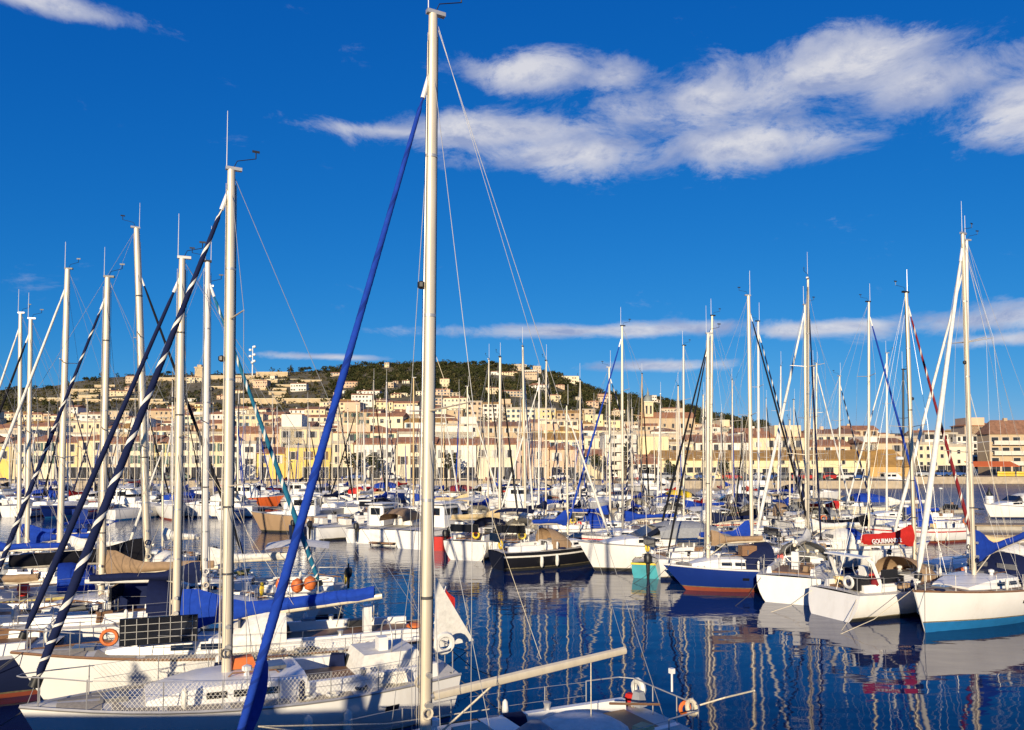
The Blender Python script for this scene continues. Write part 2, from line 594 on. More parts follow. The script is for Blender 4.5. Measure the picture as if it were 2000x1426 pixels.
# ------------------------------------------------------------------ trees
M_PINE = mat('pine_foliage', (0.036, 0.040, 0.014), rough=0.9, scale=0.25, var=0.5, spec=0.1)
M_PINE2 = mat('olive_foliage', (0.080, 0.070, 0.028), rough=0.9, scale=0.25, var=0.45, spec=0.1)
M_DRY = mat('scrub_foliage', (0.10, 0.080, 0.035), rough=0.95, scale=0.3, var=0.45, spec=0.1)
M_TRUNK = mat('bark', (0.12, 0.085, 0.055), rough=0.95, scale=2, var=0.3)


def crown(mb, c, rx, rz, n, s, rnd, lumps=6, m=0):
    cs = []
    for _ in range(lumps):
        a, q = rnd.uniform(0, 6.283), rnd.uniform(.2, .62)
        cs.append((c[0] + rx * q * math.cos(a), c[1] + rx * q * math.sin(a), c[2] + rz * rnd.uniform(-.45, .5), rx * rnd.uniform(.35, .6), rz * rnd.uniform(.4, .65)))
    for i in range(n):
        L = cs[i % lumps]
        u, a = rnd.uniform(-1, 1), rnd.uniform(0, 6.283)
        q = math.sqrt(1 - u * u)
        k = rnd.uniform(.75, 1.08)
        x, y, z = L[0] + L[3] * q * math.cos(a) * k, L[1] + L[3] * q * math.sin(a) * k, L[2] + L[4] * u * k
        e1 = Vector((rnd.gauss(0, 1), rnd.gauss(0, 1), rnd.gauss(0, 1))).normalized() * s * rnd.uniform(.6, 1.3)
        e2 = Vector((rnd.gauss(0, 1), rnd.gauss(0, 1), rnd.gauss(0, 1))).normalized() * s * rnd.uniform(.6, 1.3)
        b = len(mb.v)
        mb.v += [(x - e1.x, y - e1.y, z - e1.z), (x + e2.x, y + e2.y, z + e2.z), (x + e1.x, y + e1.y, z + e1.z), (x - e2.x, y - e2.y, z - e2.z)]
        mb.face((b, b + 1, b + 2, b + 3), m)


def make_tree(name, p, h, rx, rz, label, group=None, m=None, n=150, s=.6, seed=0, cat='tree'):
    rnd = random.Random(seed)
    r = tag(empty(name, (p[0], p[1], p[2])), label, cat, group)
    mb = MB()
    mb.tube([(0, 0, -.5), (rnd.uniform(-.1, .1) * h, 0, h * .4), (rnd.uniform(-.12, .12) * h, 0, h * .85)], [h * .035, h * .026, h * .012], 6)
    mb.build('trunk', M_TRUNK, r)
    mb = MB()
    crown(mb, (0, 0, h - rz), rx, rz, n, s, rnd, 8)
    mb.build('crown', m or M_PINE, r, smooth=False)
    return r


ft = random.Random(5)
TREE_SPOTS = []
forest, scrub = MB(), MB()
HILLHOUSES = []
hr = random.Random(23)
for k in range(44):
    px = hr.uniform(640, 1330)
    d = hr.uniform(690, 985)
    HILLHOUSES.append((px, d))
for k in range(14):
    HILLHOUSES.append((hr.uniform(60, 640), hr.uniform(700, 950)))


def near_house(px, d):
    return any(abs(px - a) < 13 and -45 < d - b < 4 for a, b in HILLHOUSES)


for k in range(7200):
    d = 600 + 400 * (ft.random() ** 0.75)
    px = ft.uniform(-100, 1500)
    if px < 640:
        lim = .0 if d < 640 else (.07 if px > 130 else .16)
    else:
        lim = 0.0 if d < 660 else min(1, (d - 650) / 90)
    if px > 1380:
        lim *= .8 if d > 880 else .25
    if ft.random() > lim or near_house(px, d):
        continue
    p = terr(px, d)
    rx = ft.uniform(3.0, 5.6)
    crown(forest, (p.x, p.y, p.z + rx * .55), rx, rx * .8, 34, 1.0, ft, 5, 0 if ft.random() < .75 else 1)
for k in range(1900):
    px, d = ft.uniform(-60, 700), ft.uniform(620, 985)
    if near_house(px, d):
        continue
    p = terr(px, d)
    rx = ft.uniform(1.2, 3.2)
    crown(scrub, (p.x, p.y, p.z + rx * .3), rx, rx * .6, 12, .8, ft, 3, 0 if ft.random() < .5 else 1)
for k in range(500):      # bushes and small trees between the houses
    d = ft.uniform(300, 640)
    px = ft.uniform(-60, 1650)
    p = terr(px, d)
    rx = ft.uniform(1.5, 3.4)
    crown(forest, (p.x, p.y, p.z + rx * .9), rx, rx, 40, .55, ft, 5, 0 if ft.random() < .6 else 1)
tag(forest.build('forest', [M_PINE, M_PINE2], smooth=False), 'dense dark pine wood covering the upper hill', 'forest', kind='stuff')
tag(scrub.build('scrub_vegetation', [M_DRY, M_PINE2], smooth=False), 'dry brown and olive scrub on the slope below the fort', 'scrub', kind='stuff')

crest = []
for px in (95, 168, 185, 203, 262, 275, 318, 330, 545, 566, 588, 600, 617, 634, 648, 668, 690, 712, 728, 745, 768, 790, 812, 826, 866, 884, 905, 925, 942, 960, 985, 1003, 1030, 1048, 1078, 1092, 1108,
           1130, 1150, 1172, 1196, 1221, 1240, 1262, 1284, 1302, 1328, 1352, 1378, 1420, 1455, 1490):
    crest.append((px, ft.uniform(955, 992)))
for i, (px, d) in enumerate(crest):
    p = terr(px, d)
    h = ft.uniform(5.5, 8.5)
    make_tree('pine_tree', p, h, ft.uniform(4.0, 7.0), ft.uniform(2.4, 3.4), 'umbrella pine on the hill crest, %s crest pine from the left' % ordinal(i), 'pines along the hill crest', n=170, s=.85, seed=i)
cy = terr(568, 975)
make_tree('cypress_tree', cy, 13, 1.5, 5.5, 'narrow dark cypress standing above the fort wall', m=M_PINE, n=150, s=.5, seed=90)

# ------------------------------------------------------------------ buildings
WALLS = {
    'cream': (0.70, 0.57, 0.36), 'pale cream': (0.76, 0.66, 0.46), 'white': (0.76, 0.70, 0.60), 'peach': (0.64, 0.44, 0.29), 'yellow': (0.70, 0.55, 0.26),
    'beige': (0.56, 0.43, 0.29), 'sandstone': (0.50, 0.37, 0.23), 'pink': (0.60, 0.40, 0.31), 'ochre': (0.52, 0.33, 0.12), 'grey': (0.40, 0.37, 0.33), 'bright yellow': (0.72, 0.52, 0.13), 'pale yellow': (0.74, 0.64, 0.37)}
M_WALL = {k: mat('render_' + k.replace(' ', '_'), c, rough=0.88, scale=0.35, var=0.10, stain=0.35, stain_col=tuple(x * .55 for x in c)) for k, c in WALLS.items()}
M_ROOF = {'terracotta': mat('roof_terracotta', (0.37, 0.165, 0.080), rough=0.9, scale=1.2, var=0.35, stain=0.4, stain_col=(0.16, 0.07, 0.04), stretch=(1, .3, 1)),
          'brown': mat('roof_brown', (0.24, 0.12, 0.07), rough=0.9, scale=1.2, var=0.35), 'ochre': mat('roof_ochre', (0.40, 0.22, 0.055), rough=0.9, scale=.8, var=0.25),
          'flat': mat('roof_flat', (0.42, 0.36, 0.28), rough=0.9, scale=.6, var=0.2)}
M_WGLASS = mat('window_dark', (0.035, 0.033, 0.035), rough=0.15, var=0.4, scale=.5)
M_SHUT = [mat('shutter_' + n, c, rough=0.8, var=0.1) for n, c in (('brown', (0.16, 0.09, 0.05)), ('white', (0.60, 0.57, 0.50)), ('green', (0.07, 0.13, 0.10)), ('blue', (0.16, 0.24, 0.32)), ('grey', (0.30, 0.29, 0.27)))]
M_FRAME = mat('window_frame', (0.62, 0.57, 0.48), rough=0.7)


def window_mesh(w, h):
    mb = MB()
    rs = []
    for (a, y) in ((0, 0), (0, -.09), (.09, -.09), (.09, -.015)):
        rs.append([(-w / 2 + a, y, a), (w / 2 - a, y, a), (w / 2 - a, y, h - a), (-w / 2 + a, y, h - a)])
    mb.loft(rs, True, False, False, 0)
    b = len(mb.v) - 4
    mb.face((b, b + 1, b + 2, b + 3), 1)
    return mb.mesh('window', [M_FRAME, M_WGLASS], smooth=False)


WIN = {'tall': window_mesh(1.05, 1.75), 'wide': window_mesh(1.9, 1.3), 'door': window_mesh(2.4, 2.5), 'small': window_mesh(.9, 1.1)}
SHUTTER = []
for m_ in M_SHUT:
    SHUTTER.append(MB().box((0, -.07, .87), (.5, .06, 1.75)).mesh('shutter', m_, smooth=False))
BUILDINGS = []


def roof_mesh(w, dep, h, kind, rise):
    mb = MB()
    o = .35
    x, y0, y1 = w / 2 + o, -o, dep + o
    if kind == 'flat':
        rs = []
        for (a, z) in ((-.12, h - .05), (-.12, h + .55), (.22, h + .55), (.22, h + .12)):
            rs.append([(-w / 2 + a, a, z), (w / 2 - a, a, z), (w / 2 - a, dep - a, z), (-w / 2 + a, dep - a, z)])
        mb.loft(rs, True, True, True)
    else:
        e = [(-x, y0, h), (x, y0, h), (x, y1, h), (-x, y1, h)]
        e2 = [(p[0], p[1], h + .14) for p in e]
        ym = dep / 2
        k = 0.0 if kind == 'gable' else min(w, dep) * .45
        mb.v = e + e2 + [(-x + k, ym, h + rise), (x - k, ym, h + rise)]
        for q in ((3, 2, 1, 0), (0, 1, 5, 4), (1, 2, 6, 5), (2, 3, 7, 6), (3, 0, 4, 7), (4, 5, 9, 8), (6, 7, 8, 9), (5, 6, 9), (7, 4, 8)):
            mb.face(q)
    return mb


def building(p, w, dep, h, wall='cream', roof='hip', rcol='terracotta', rz=0.0, near=False, rnd=RND, floors=None, cols=None, name='house', group=None, label=None, cat='house', rise=None, shutters=True, win='tall', blank=False, ground=True, balcony=False):
    r = tag(empty(name, (p[0], p[1], p[2]), rz), label, cat, group)
    mb = MB()
    mb.box((0, dep / 2, h / 2 - 4), (w, dep, h + 8))
    mb.build('wall', M_WALL[wall], r, smooth=False)
    rise = rise if rise is not None else min(w, dep) * .5 * .34
    ro = roof_mesh(w, dep, h, roof, rise).build('roof', M_ROOF['flat' if roof == 'flat' else rcol], r, smooth=False)
    if rnd.random() < .6 and roof != 'flat':
        MB().box((rnd.uniform(-.3, .3) * w, dep * rnd.uniform(.45, .6), h + rise * .9), (.9, .6, 1.7)).build('chimney', M_WALL[wall], ro, smooth=False)
    if group == 'houses on the hillside':
        if rnd.random() < .45:
            aw_, ah = w * rnd.uniform(.3, .55), h * rnd.choice((.45, .6, 1.18, 1.3))
            an = MB().box((rnd.choice((-1, 1)) * (w - aw_) * .5 * rnd.uniform(.6, 1), dep * .45 - (1.3 if ah < h else 0), ah / 2 - 2), (aw_, dep * .9, ah + 4)).build('annex', M_WALL[rnd.choice((wall, 'cream', 'white', 'beige', 'peach'))], r, smooth=False)
        if rnd.random() < .35:
            MB().box((rnd.uniform(-.3, .3) * w, -.5, h * rnd.uniform(.3, .6)), (w * rnd.uniform(.25, .5), 1.2, .25)).build('balcony', M_WALL['white'], r, smooth=False)
        if rnd.random() < .3:
            MB().tube([(rnd.uniform(-.4, .4) * w, dep * .5, h), (rnd.uniform(-.4, .4) * w, dep * .5, h + rnd.uniform(2, 3.5))], .09, 4).build('roof_aerial', M_RUBBER, ro)
    floors = floors or max(1, round(h / 3.1))
    fh = h / floors
    cols = cols or max(1, round(w / 3.0))
    cw = w / cols
    si = rnd.randrange(len(SHUTTER)) if shutters else None
    if shutters and rnd.random() < .3:
        si = None
    if blank:
        pass
    elif near:
        for f in range(floors):
            for c in range(cols):
                x = -w / 2 + (c + .5) * cw
                if f == 0 and ground:
                    if rnd.random() < .75:
                        o = link('door', WIN['door'], r)
                        o.location = (x, 0, 0.05)
                    continue
                if rnd.random() < .06:
                    continue
                o = link('window', WIN[win], r)
                o.location = (x, 0, f * fh + fh * .22)
                if si is not None and cw > 2.3:
                    for s in (-1, 1):
                        q = link('shutter', SHUTTER[si], r)
                        q.location = (x + s * .8, 0, f * fh + fh * .22)
            if balcony and f > 0:
                b = MB().box((0, -.55, f * fh - .02), (w * .94, 1.1, .16)).build('balcony', M_WALL['white'], r, smooth=False)
                MB().box((0, -1.07, f * fh + .5), (w * .94, .05, .85)).build('railing', M_FRAME, b, smooth=False)
    else:
        mb = MB()
        for f in range(floors):
            for c in range(cols):
                if rnd.random() < .12:
                    continue
                x = -w / 2 + (c + .5) * cw
                z = f * fh + fh * .3
                ww, hh = rnd.choice(((1.0, 1.6), (1.0, 1.6), (1.3, 1.5), (.8, 1.2)))
                mb.box((x, -.02, z + hh / 2), (ww, .1, hh), m=0)
                if si is not None:
                    for s in (-1, 1):
                        mb.box((x + s * (ww / 2 + .25), -.04, z + hh / 2), (.45, .1, hh), m=1)
            for c in range(max(1, int(dep / 4))):
                for s in (-1, 1):
                    if rnd.random() < .6:
                        mb.box((s * w / 2, (c + .5) * dep / max(1, int(dep / 4)), f * fh + fh * .55), (.08, 1.0, 1.4), m=0)
        if mb.v:
            wd = mb.build('window_row', [M_WGLASS, M_SHUT[si or 0]], r, smooth=False)
            wd['kind'] = 'stuff'
    BUILDINGS.append(r)
    return r


def front(px0, px1, ytop, Y, zb=1.5, dep=10, **kw):
    a, b = atY(px0, ytop, Y), atY(px1, ytop, Y)
    return building(((a.x + b.x) / 2, Y, zb), b.x - a.x, dep, a.z - zb, **kw)


def lab(wall, fl, roof, rcol, where):
    names = {1: 'one', 2: 'two', 3: 'three', 4: 'four', 5: 'five', 6: 'six'}
    rt = 'flat roof' if roof == 'flat' else rcol + (' hipped roof' if roof == 'hip' else ' roof')
    return '%s %s-storey house, %s, %s' % (wall, names.get(fl, 'tall'), rt, where)


br = random.Random(3)
QG = 'houses along the quay'
ROW1 = [(-150, -95, 868, 'cream', 'hip'), (-95, -40, 860, 'pale cream', 'gable'), (-40, -2, 866, 'peach', 'gable'), (0, 21, 872, 'bright yellow', 'flat'), (23, 62, 866, 'cream', 'gable'), (64, 108, 862, 'pale cream', 'gable'),
        (110, 152, 865, 'yellow', 'gable'), (154, 203, 860, 'cream', 'hip'), (205, 252, 866, 'beige', 'gable'), (254, 300, 862, 'pale cream', 'gable'), (302, 346, 866, 'yellow', 'gable'),
        (348, 398, 861, 'pale cream', 'flat'), (400, 446, 863, 'cream', 'gable'), (448, 500, 866, 'white', 'flat'), (502, 556, 886, 'bright yellow', 'gable'), (558, 646, 874, 'bright yellow', 'flat'),
        (648, 690, 866, 'cream', 'flat'), (692, 772, 868, 'white', 'gable'), (774, 850, 866, 'pale cream', 'gable'), (852, 930, 869, 'white', 'gable'), (932, 1008, 868, 'pale cream', 'gable'),
        (1010, 1030, 862, 'pink', 'flat'), (1032, 1072, 874, 'peach', 'gable'), (1074, 1128, 878, 'peach', 'hip'), (1130, 1178, 890, 'cream', 'gable')]
for i, (a, b, y, wcol, rf) in enumerate(ROW1):
    h = (HORIZON - y) / F_PX * 163 + 4.7
    fl = max(2, round(h / 3.0))
    rc = 'terracotta'
    front(a, b, y, 163 + br.uniform(-.6, .6), wall=wcol, roof=rf, rcol=rc, near=True, rnd=br, floors=fl, group=QG, win='wide' if wcol == 'white' else 'tall', rise=1.5,
          label=lab(wcol, fl, rf, rc, '%s from the left on the far quay' % ordinal(i)))
front(1181, 1243, 848, 172, wall='white', roof='flat', near=True, rnd=br, floors=5, name='apartment_block', cat='apartment block', balcony=True, win='wide', shutters=False, label='white five-storey apartment block with balconies beside the blank cream wall')
front(1245, 1306, 852, 176, wall='pale yellow', roof='flat', blank=True, rnd=br, name='windowless_building', cat='building', label='flat-roofed building with a large blank pale yellow side wall')
w = front(1232, 1284, 906, 161, wall='white', roof='gable', rcol='terracotta', near=True, rnd=br, floors=2, cols=3, shutters=False, rise=2.0, label='small white gabled house at the end of the long yellow warehouse', win='small')
# long yellow warehouse with ochre roof and pilasters
wh = front(1286, 1424, 899, 165, wall='pale yellow', roof='gable', rcol='ochre', near=True, rnd=br, floors=1, cols=1, blank=True, dep=14, rise=2.2, name='warehouse', cat='warehouse', label='long yellow warehouse with ochre roof and a row of pilasters')
wwid = atY(1424, 899, 165).x - atY(1286, 899, 165).x
for k in range(9):
    MB().box((-wwid / 2 + (k + .5) * wwid / 9, -.1, 2.2), (.35, .25, 4.4)).build('pilaster', M_WALL['cream'], wh, smooth=False)
for k in range(8):
    o = link('window', WIN['wide'], wh)
    o.location = (-wwid / 2 + (k + 1) * wwid / 9, 0, 1.2)
wh = front(1425, 1692, 899, 163, wall='pale yellow', roof='gable', rcol='ochre', rnd=br, blank=True, dep=14, rise=2.2, name='warehouse', cat='warehouse', label='long plain pale yellow warehouse with ochre roof behind the parked cars')
wwid = atY(1692, 899, 163).x - atY(1425, 899, 163).x
for k in range(9):
    o = link('window', WIN['wide' if k % 3 else 'door'], wh)
    o.location = (-wwid / 2 + (k + .5) * wwid / 9 + br.uniform(-.5, .5), 0, .9 if k % 3 else .05)
    if k % 2:
        o = link('window', WIN['small'], wh)
        o.location = (-wwid / 2 + (k + .5) * wwid / 9, 0, 3.0)
MB().box((0, -.12, 2.55), (wwid - .6, .12, .18)).build('ledge', M_WALL['cream'], wh, smooth=False)
front(1690, 1776, 911, 178, zb=1.6, wall='ochre', roof='gable', rcol='ochre', rnd=br, blank=True, dep=16, rise=4.0, name='warehouse', cat='warehouse', label='low warehouse with a steep ochre roof beside the open water')
front(1668, 1800, 856, 212, zb=1.6, wall='sandstone', roof='flat', rnd=br, floors=3, cols=9, shutters=False, name='depot_building', cat='building', label='broad sandstone block with few windows behind the ochre roof')
front(1596, 1668, 852, 205, zb=1.6, wall='pale cream', roof='flat', rnd=br, floors=4, cols=5, name='office_building', cat='building', shutters=False, label='pale cream flat-roofed block above the plain yellow warehouse')
front(1792, 1846, 868, 186, zb=1.6, wall='cream', roof='flat', near=True, rnd=br, floors=4, cols=4, shutters=False, win='small', label='cream flat-roofed house on the quay right of the ochre warehouse')
front(1846, 1898, 872, 186, zb=1.6, wall='pale cream', roof='flat', near=True, rnd=br, floors=3, cols=3, shutters=False, win='small', label='pale cream quayside house left of the orange awning')
front(1806, 1870, 848, 230, zb=2, wall='white', roof='flat', rnd=br, floors=5, cols=7, shutters=False, name='apartment_block', cat='apartment block', label='white apartment block rising behind the cream quay houses')
front(1868, 1930, 852, 226, zb=2, wall='white', roof='flat', rnd=br, floors=5, cols=6, shutters=False, name='apartment_block', cat='apartment block', label='white apartment block left of the hipped sandstone flats')
front(1932, 2080, 848, 190, zb=1.6, wall='sandstone', roof='hip', rcol='brown', near=True, rnd=br, floors=4, cols=7, balcony=True, shutters=False, win='wide', dep=5, rise=3.6, name='apartment_block', cat='apartment block', label='sandstone apartment block with balconies and hipped roof at right edge')
front(2082, 2300, 862, 188, zb=1.6, wall='cream', roof='hip', near=True, rnd=br, floors=4, label='cream house beyond the hipped sandstone flats')
# orange awning, yellow floats on the right quay
aw = tag(empty('awning_stall', (66.5 + 46, 178.6, 1.6)), 'orange awning over a quayside terrace below the sandstone flats', 'awning')
mb = MB()
mb.loft([[(-5.5, 0, 2.3), (-5.5, 3.5, 3.4), (-5.5, 3.5, 3.5), (-5.5, 0, 2.4)], [(5.5, 0, 2.3), (5.5, 3.5, 3.4), (5.5, 3.5, 3.5), (5.5, 0, 2.4)]])
mb.build('canopy', mat('canvas_orange', (0.62, 0.13, 0.03), rough=.9), aw, smooth=False)
for x in (-5.3, 0, 5.3):
    MB().tube([(x, .1, 0), (x, .1, 2.35)], .05).build('post', M_STEEL, aw)
M_KAY = mat('kayak_yellow', (0.72, 0.50, 0.06), rough=.5)
for k in range(6):
    mb = MB()
    mb.loft([[(x, w_ * math.cos(a), .3 + .28 * math.sin(a)) for a in [i * math.pi / 4 for i in range(8)]] for x, w_ in ((-2, .03), (-1.2, .3), (0, .38), (1.2, .3), (2, .03))])
    o = mb.build('yellow_kayak', M_KAY)
    o.location = (114 + (k % 3) * 4.4, 177.5, 1.63 + (k // 3) * .58)
    tag(o, 'yellow kayak on the right quay, %s of the %s layer' % (('leftmost', 'middle one', 'rightmost')[k % 3], 'lower' if k < 3 else 'upper'), 'kayak', 'kayaks on the quay')

# rows of houses climbing the slope
ROWS = [(186, .9, 7, 11), (214, .95, 7, 11), (244, .95, 7.5, 11.5), (280, .95, 7.5, 11.5), (322, .95, 7, 11), (370, .92, 7, 11), (426, .88, 6.5, 10.5), (490, .82, 6, 10), (560, .74, 6, 9), (634, .5, 5.5, 8)]
PAL = ['cream', 'cream', 'pale cream', 'pale cream', 'white', 'peach', 'yellow', 'beige', 'cream', 'pale cream', 'sandstone', 'white', 'pale yellow']
PLACE = ['behind the quay houses'] + ['in hillside row %s' % w_ for w_ in 'two three four five six seven eight nine ten'.split()]
for ri, (d, prob, h0, h1) in enumerate(ROWS):
    px = -60 + br.uniform(0, 30)
    i = 0
    while px < 2040:
        wpx = br.uniform(10, 19) * (1 if px < 1240 else .8) / d * F_PX
        if px > 1690 and d < 235:
            break
        pr = prob
        yb = 934 + (interp(RIDGE, px) - 934) * interp(FRAC, d)
        if px > 1360 and d > 420:
            pr = prob * .95
        if px < 640 and d > 560:
            pr *= .45
        if 900 <= px < 1300 and d > 520:
            pr *= .45
        if br.random() < pr:
            wm = wpx / F_PX * d
            h = br.uniform(h0, h1) * br.choice((.75, .9, 1, 1, 1.1, 1.3))
            p = terr(px + wpx / 2, d + 2)
            wall = br.choice(PAL if px < 1240 else ['sandstone', 'beige', 'cream', 'peach', 'pale cream', 'beige', 'white'])
            rf = br.choices(['gable', 'hip', 'flat'], [4, 2, 4 if px < 1240 else 1])[0]
            rc = br.choice(['terracotta', 'terracotta', 'ochre', 'brown'])
            fl = max(2, round(h / 3.1))
            building((p.x, d, p.z - .3), wm * .97, br.uniform(8, 12), h, wall, rf, rc, rz=br.uniform(-.14, .14), rnd=br, floors=fl, group='houses on the hillside',
                     label=lab(wall, fl, rf, rc, '%s %s' % (ordinal(i), PLACE[ri])))
            i += 1
        px += wpx * (1.0 if br.random() < .8 else 1.25)
for i, (px, d) in enumerate(sorted(HILLHOUSES)):
    p = terr(px, d)
    wall = br.choice(['pale cream', 'white', 'cream', 'peach', 'beige'])
    rf = br.choice(['hip', 'gable', 'flat'])
    building((p.x, d, p.z - .4), br.choice((6, 8, 10, 13, 17, 22)), 8, br.choice((3.2, 4, 5.5, 6.5, 8.5)), wall, rf, 'terracotta', rz=br.uniform(-.3, .3), rnd=br, floors=2, group='villas among the pines', name='villa', cat='villa',
             label='%s villa, %s roof, %s from left among the pines' % (wall, 'flat' if rf == 'flat' else 'terracotta', ordinal(i)))
# fort walls, watch tower and telecom mast on the crest
M_FORT = mat('fort_stone', (0.50, 0.38, 0.23), rough=.9, scale=.15, var=.2, stain=.4, stain_col=(.28, .2, .12))


def wall_run(px0, px1, ytop, hpx, d, label, name='stone_wall', cat='wall'):
    a, b = atY(px0, ytop, d), atY(px1, ytop, d)
    hh = hpx / F_PX * d
    r = tag(empty(name, ((a.x + b.x) / 2, d, a.z - hh)), label, cat, kind='thing')
    mb = MB()
    mb.box((0, 2, hh / 2 - 4), (b.x - a.x, 4, hh + 8))
    mb.build('rampart', M_FORT, r, smooth=False)
    mb = MB()
    mb.box((0, 2, hh + .15), (b.x - a.x + .6, 4.6, .5))
    mb.build('coping', M_WALL['pale cream'], r, smooth=False)
    return r


for (a, b, y, hp, d, l) in ((300, 395, 738, 14, 930, 'long stone fort rampart left of the watch tower'), (402, 498, 734, 16, 935, 'stone fort rampart between watch tower and telecom mast'), (500, 562, 727, 14, 950, 'upper fort rampart right of the telecom mast'),
                          (498, 648, 741, 13, 925, 'lower fort rampart stepping along the crest'), (120, 235, 768, 10, 860, 'pale terrace wall below the crest villas'), (470, 645, 779, 14, 700, 'long cream terrace wall above the old town')):
    wall_run(a, b, y, hp, d, l)
wr = random.Random(4)
for i, px in enumerate(sorted(wr.uniform(60, 660) for _ in range(22))):
    d = wr.uniform(690, 900)
    p = terr(px, d)
    py = HORIZON - (p.z - CAM_H) / d * F_PX
    wall_run(px - wr.uniform(12, 38), px + wr.uniform(12, 38), py - wr.uniform(3, 6), 8, d, 'pale terrace wall on the scrub slope, %s terrace wall from the left' % ordinal(i), name='terrace_wall')
p = atY(393, 738, 940)
tw = tag(empty('watch_tower', (p.x, 936, p.z - 12)), 'square stone watch tower on the fort crest', 'tower')
MB().box((0, 0, 8), (9, 9, 30)).build('shaft', M_FORT, tw, smooth=False)
MB().box((0, 0, 23.8), (10.5, 10.5, 1.4)).build('parapet', M_FORT, tw, smooth=False)
MB().box((0, 0, 26), (5, 5, 3)).build('lookout', M_FORT, tw, smooth=False)
p = atY(493, 724, 960)
tm = tag(empty('telecom_mast', (p.x, 960, p.z)), 'tall white telecom mast with dishes on the fort crest', 'mast')
MB().tube([(0, 0, -8), (0, 0, 31)], [.8, .5], 8).build('pole', M_WHITE, tm)
for k, (z, s) in enumerate(((30, 1), (26, -1), (20, 1), (18, -1), (12, 1), (10, 0))):
    MB().lathe([(1.1, 0), (1.9, .7), (1.9, 2.2), (1.2, 2.9)], (s * 2.6, -1, z - 1.5), 10).build('dish', M_WHITE, tm)
    MB().box((s * 1.2, -.6, z), (2.6, .3, .3)).build('bracket', M_STEEL, tm, smooth=False)
# church with bell tower
p = terr(1262, 480)
ch = tag(empty('church', (p.x, 470, p.z)), 'church with pale bell tower and dome below the pines', 'church')
zt = atY(1262, 786, 470).z - p.z
MB().box((0, 3, zt / 2 - 3), (5.6, 5.6, zt + 6)).build('bell_tower', M_WALL['cream'], ch, smooth=False)
for x in (-1.3, 1.3):
    MB().box((x, .16, zt - 4.5), (1.1, .2, 5)).build('belfry_opening', M_WGLASS, ch, smooth=False)
MB().box((0, 3, zt + .3), (6.6, 6.6, .7)).build('cornice', M_WALL['pale cream'], ch, smooth=False)
MB().lathe([(2.7, 0), (2.75, 1.2), (2.3, 2.6), (1.4, 3.6), (.8, 4.2), (.75, 5.6), (.4, 6.2), (.08, 8.5)], (0, 3, zt + .65), 12).build('dome', mat('dome_slate', (.22, .24, .22), rough=.6), ch)
na = MB()
na.box((12, 6, zt * .28 - 2), (32, 14, zt * .56 + 4)).build('nave', M_WALL['sandstone'], ch, smooth=False)
rm = roof_mesh(32, 14, 0, 'gable', 4)
o = rm.build('nave_roof', M_ROOF['terracotta'], ch, smooth=False)
o.location = (12, -1, zt * .56 + .02)
for k in range(6):
    MB().box((-1 + k * 5.2, -1.05, zt * .35), (1.3, .2, 2.6)).build('nave_window', M_WGLASS, ch, smooth=False)

# ------------------------------------------------------------------ life on the quay: cars, lamps, trees
CARC = {'white': (.62, .60, .56), 'silver': (.35, .36, .37), 'black': (.02, .02, .022), 'red': (.40, .03, .02), 'blue': (.03, .08, .25), 'grey': (.12, .125, .13), 'dark green': (.03, .07, .05)}
M_CAR = {k: mat('car_paint_' + k.replace(' ', '_'), c, rough=.25, spec=.7, var=.03) for k, c in CARC.items()}
M_TYRE = mat('tyre', (.02, .02, .02), rough=.9)
M_LAMPG = mat('lamp_lens', (.6, .6, .55), rough=.2)


def make_car(p, rz, colour, label):
    r = tag(empty('parked_car', p, rz), label, 'car', 'cars parked along the quay')
    mb = MB()
    prof = [(-2.05, .35, .62), (-1.95, .3, .95), (-1.2, .28, 1.0), (0, .28, .98), (.9, .28, .95), (1.7, .3, .82), (2.05, .38, .6)]
    mb.loft([[(x, -.85, z0), (x, .85, z0), (x, .85, z1 - .1), (x, .72, z1), (x, -.72, z1), (x, -.85, z1 - .1)] for (x, z0, z1) in prof])
    mb.build('body', M_CAR[colour], r)
    mb = MB()
    mb.loft([[(-1.75, -.7, .97), (-1.75, .7, .97), (1.0, .7, .95), (1.0, -.7, .95)], [(-1.35, -.58, 1.42), (-1.35, .58, 1.42), (.3, .58, 1.42), (.3, -.58, 1.42)]])
    g = mb.build('cabin', M_GLASS, r, smooth=False)
    MB().box((-.5, 0, 1.44), (1.6, 1.14, .05)).build('roof', M_CAR[colour], g, smooth=False)
    for x in (-1.3, 1.3):
        for s in (-1, 1):
            wh_ = MB()
            wh_.loft([[(x + .31 * math.cos(a), s * .8 + t, .31 + .31 * math.sin(a)) for a in [i * math.pi / 5 for i in range(10)]] for t in (-.1, .1)])
            wh_.build('wheel', M_TYRE, r)
    return r


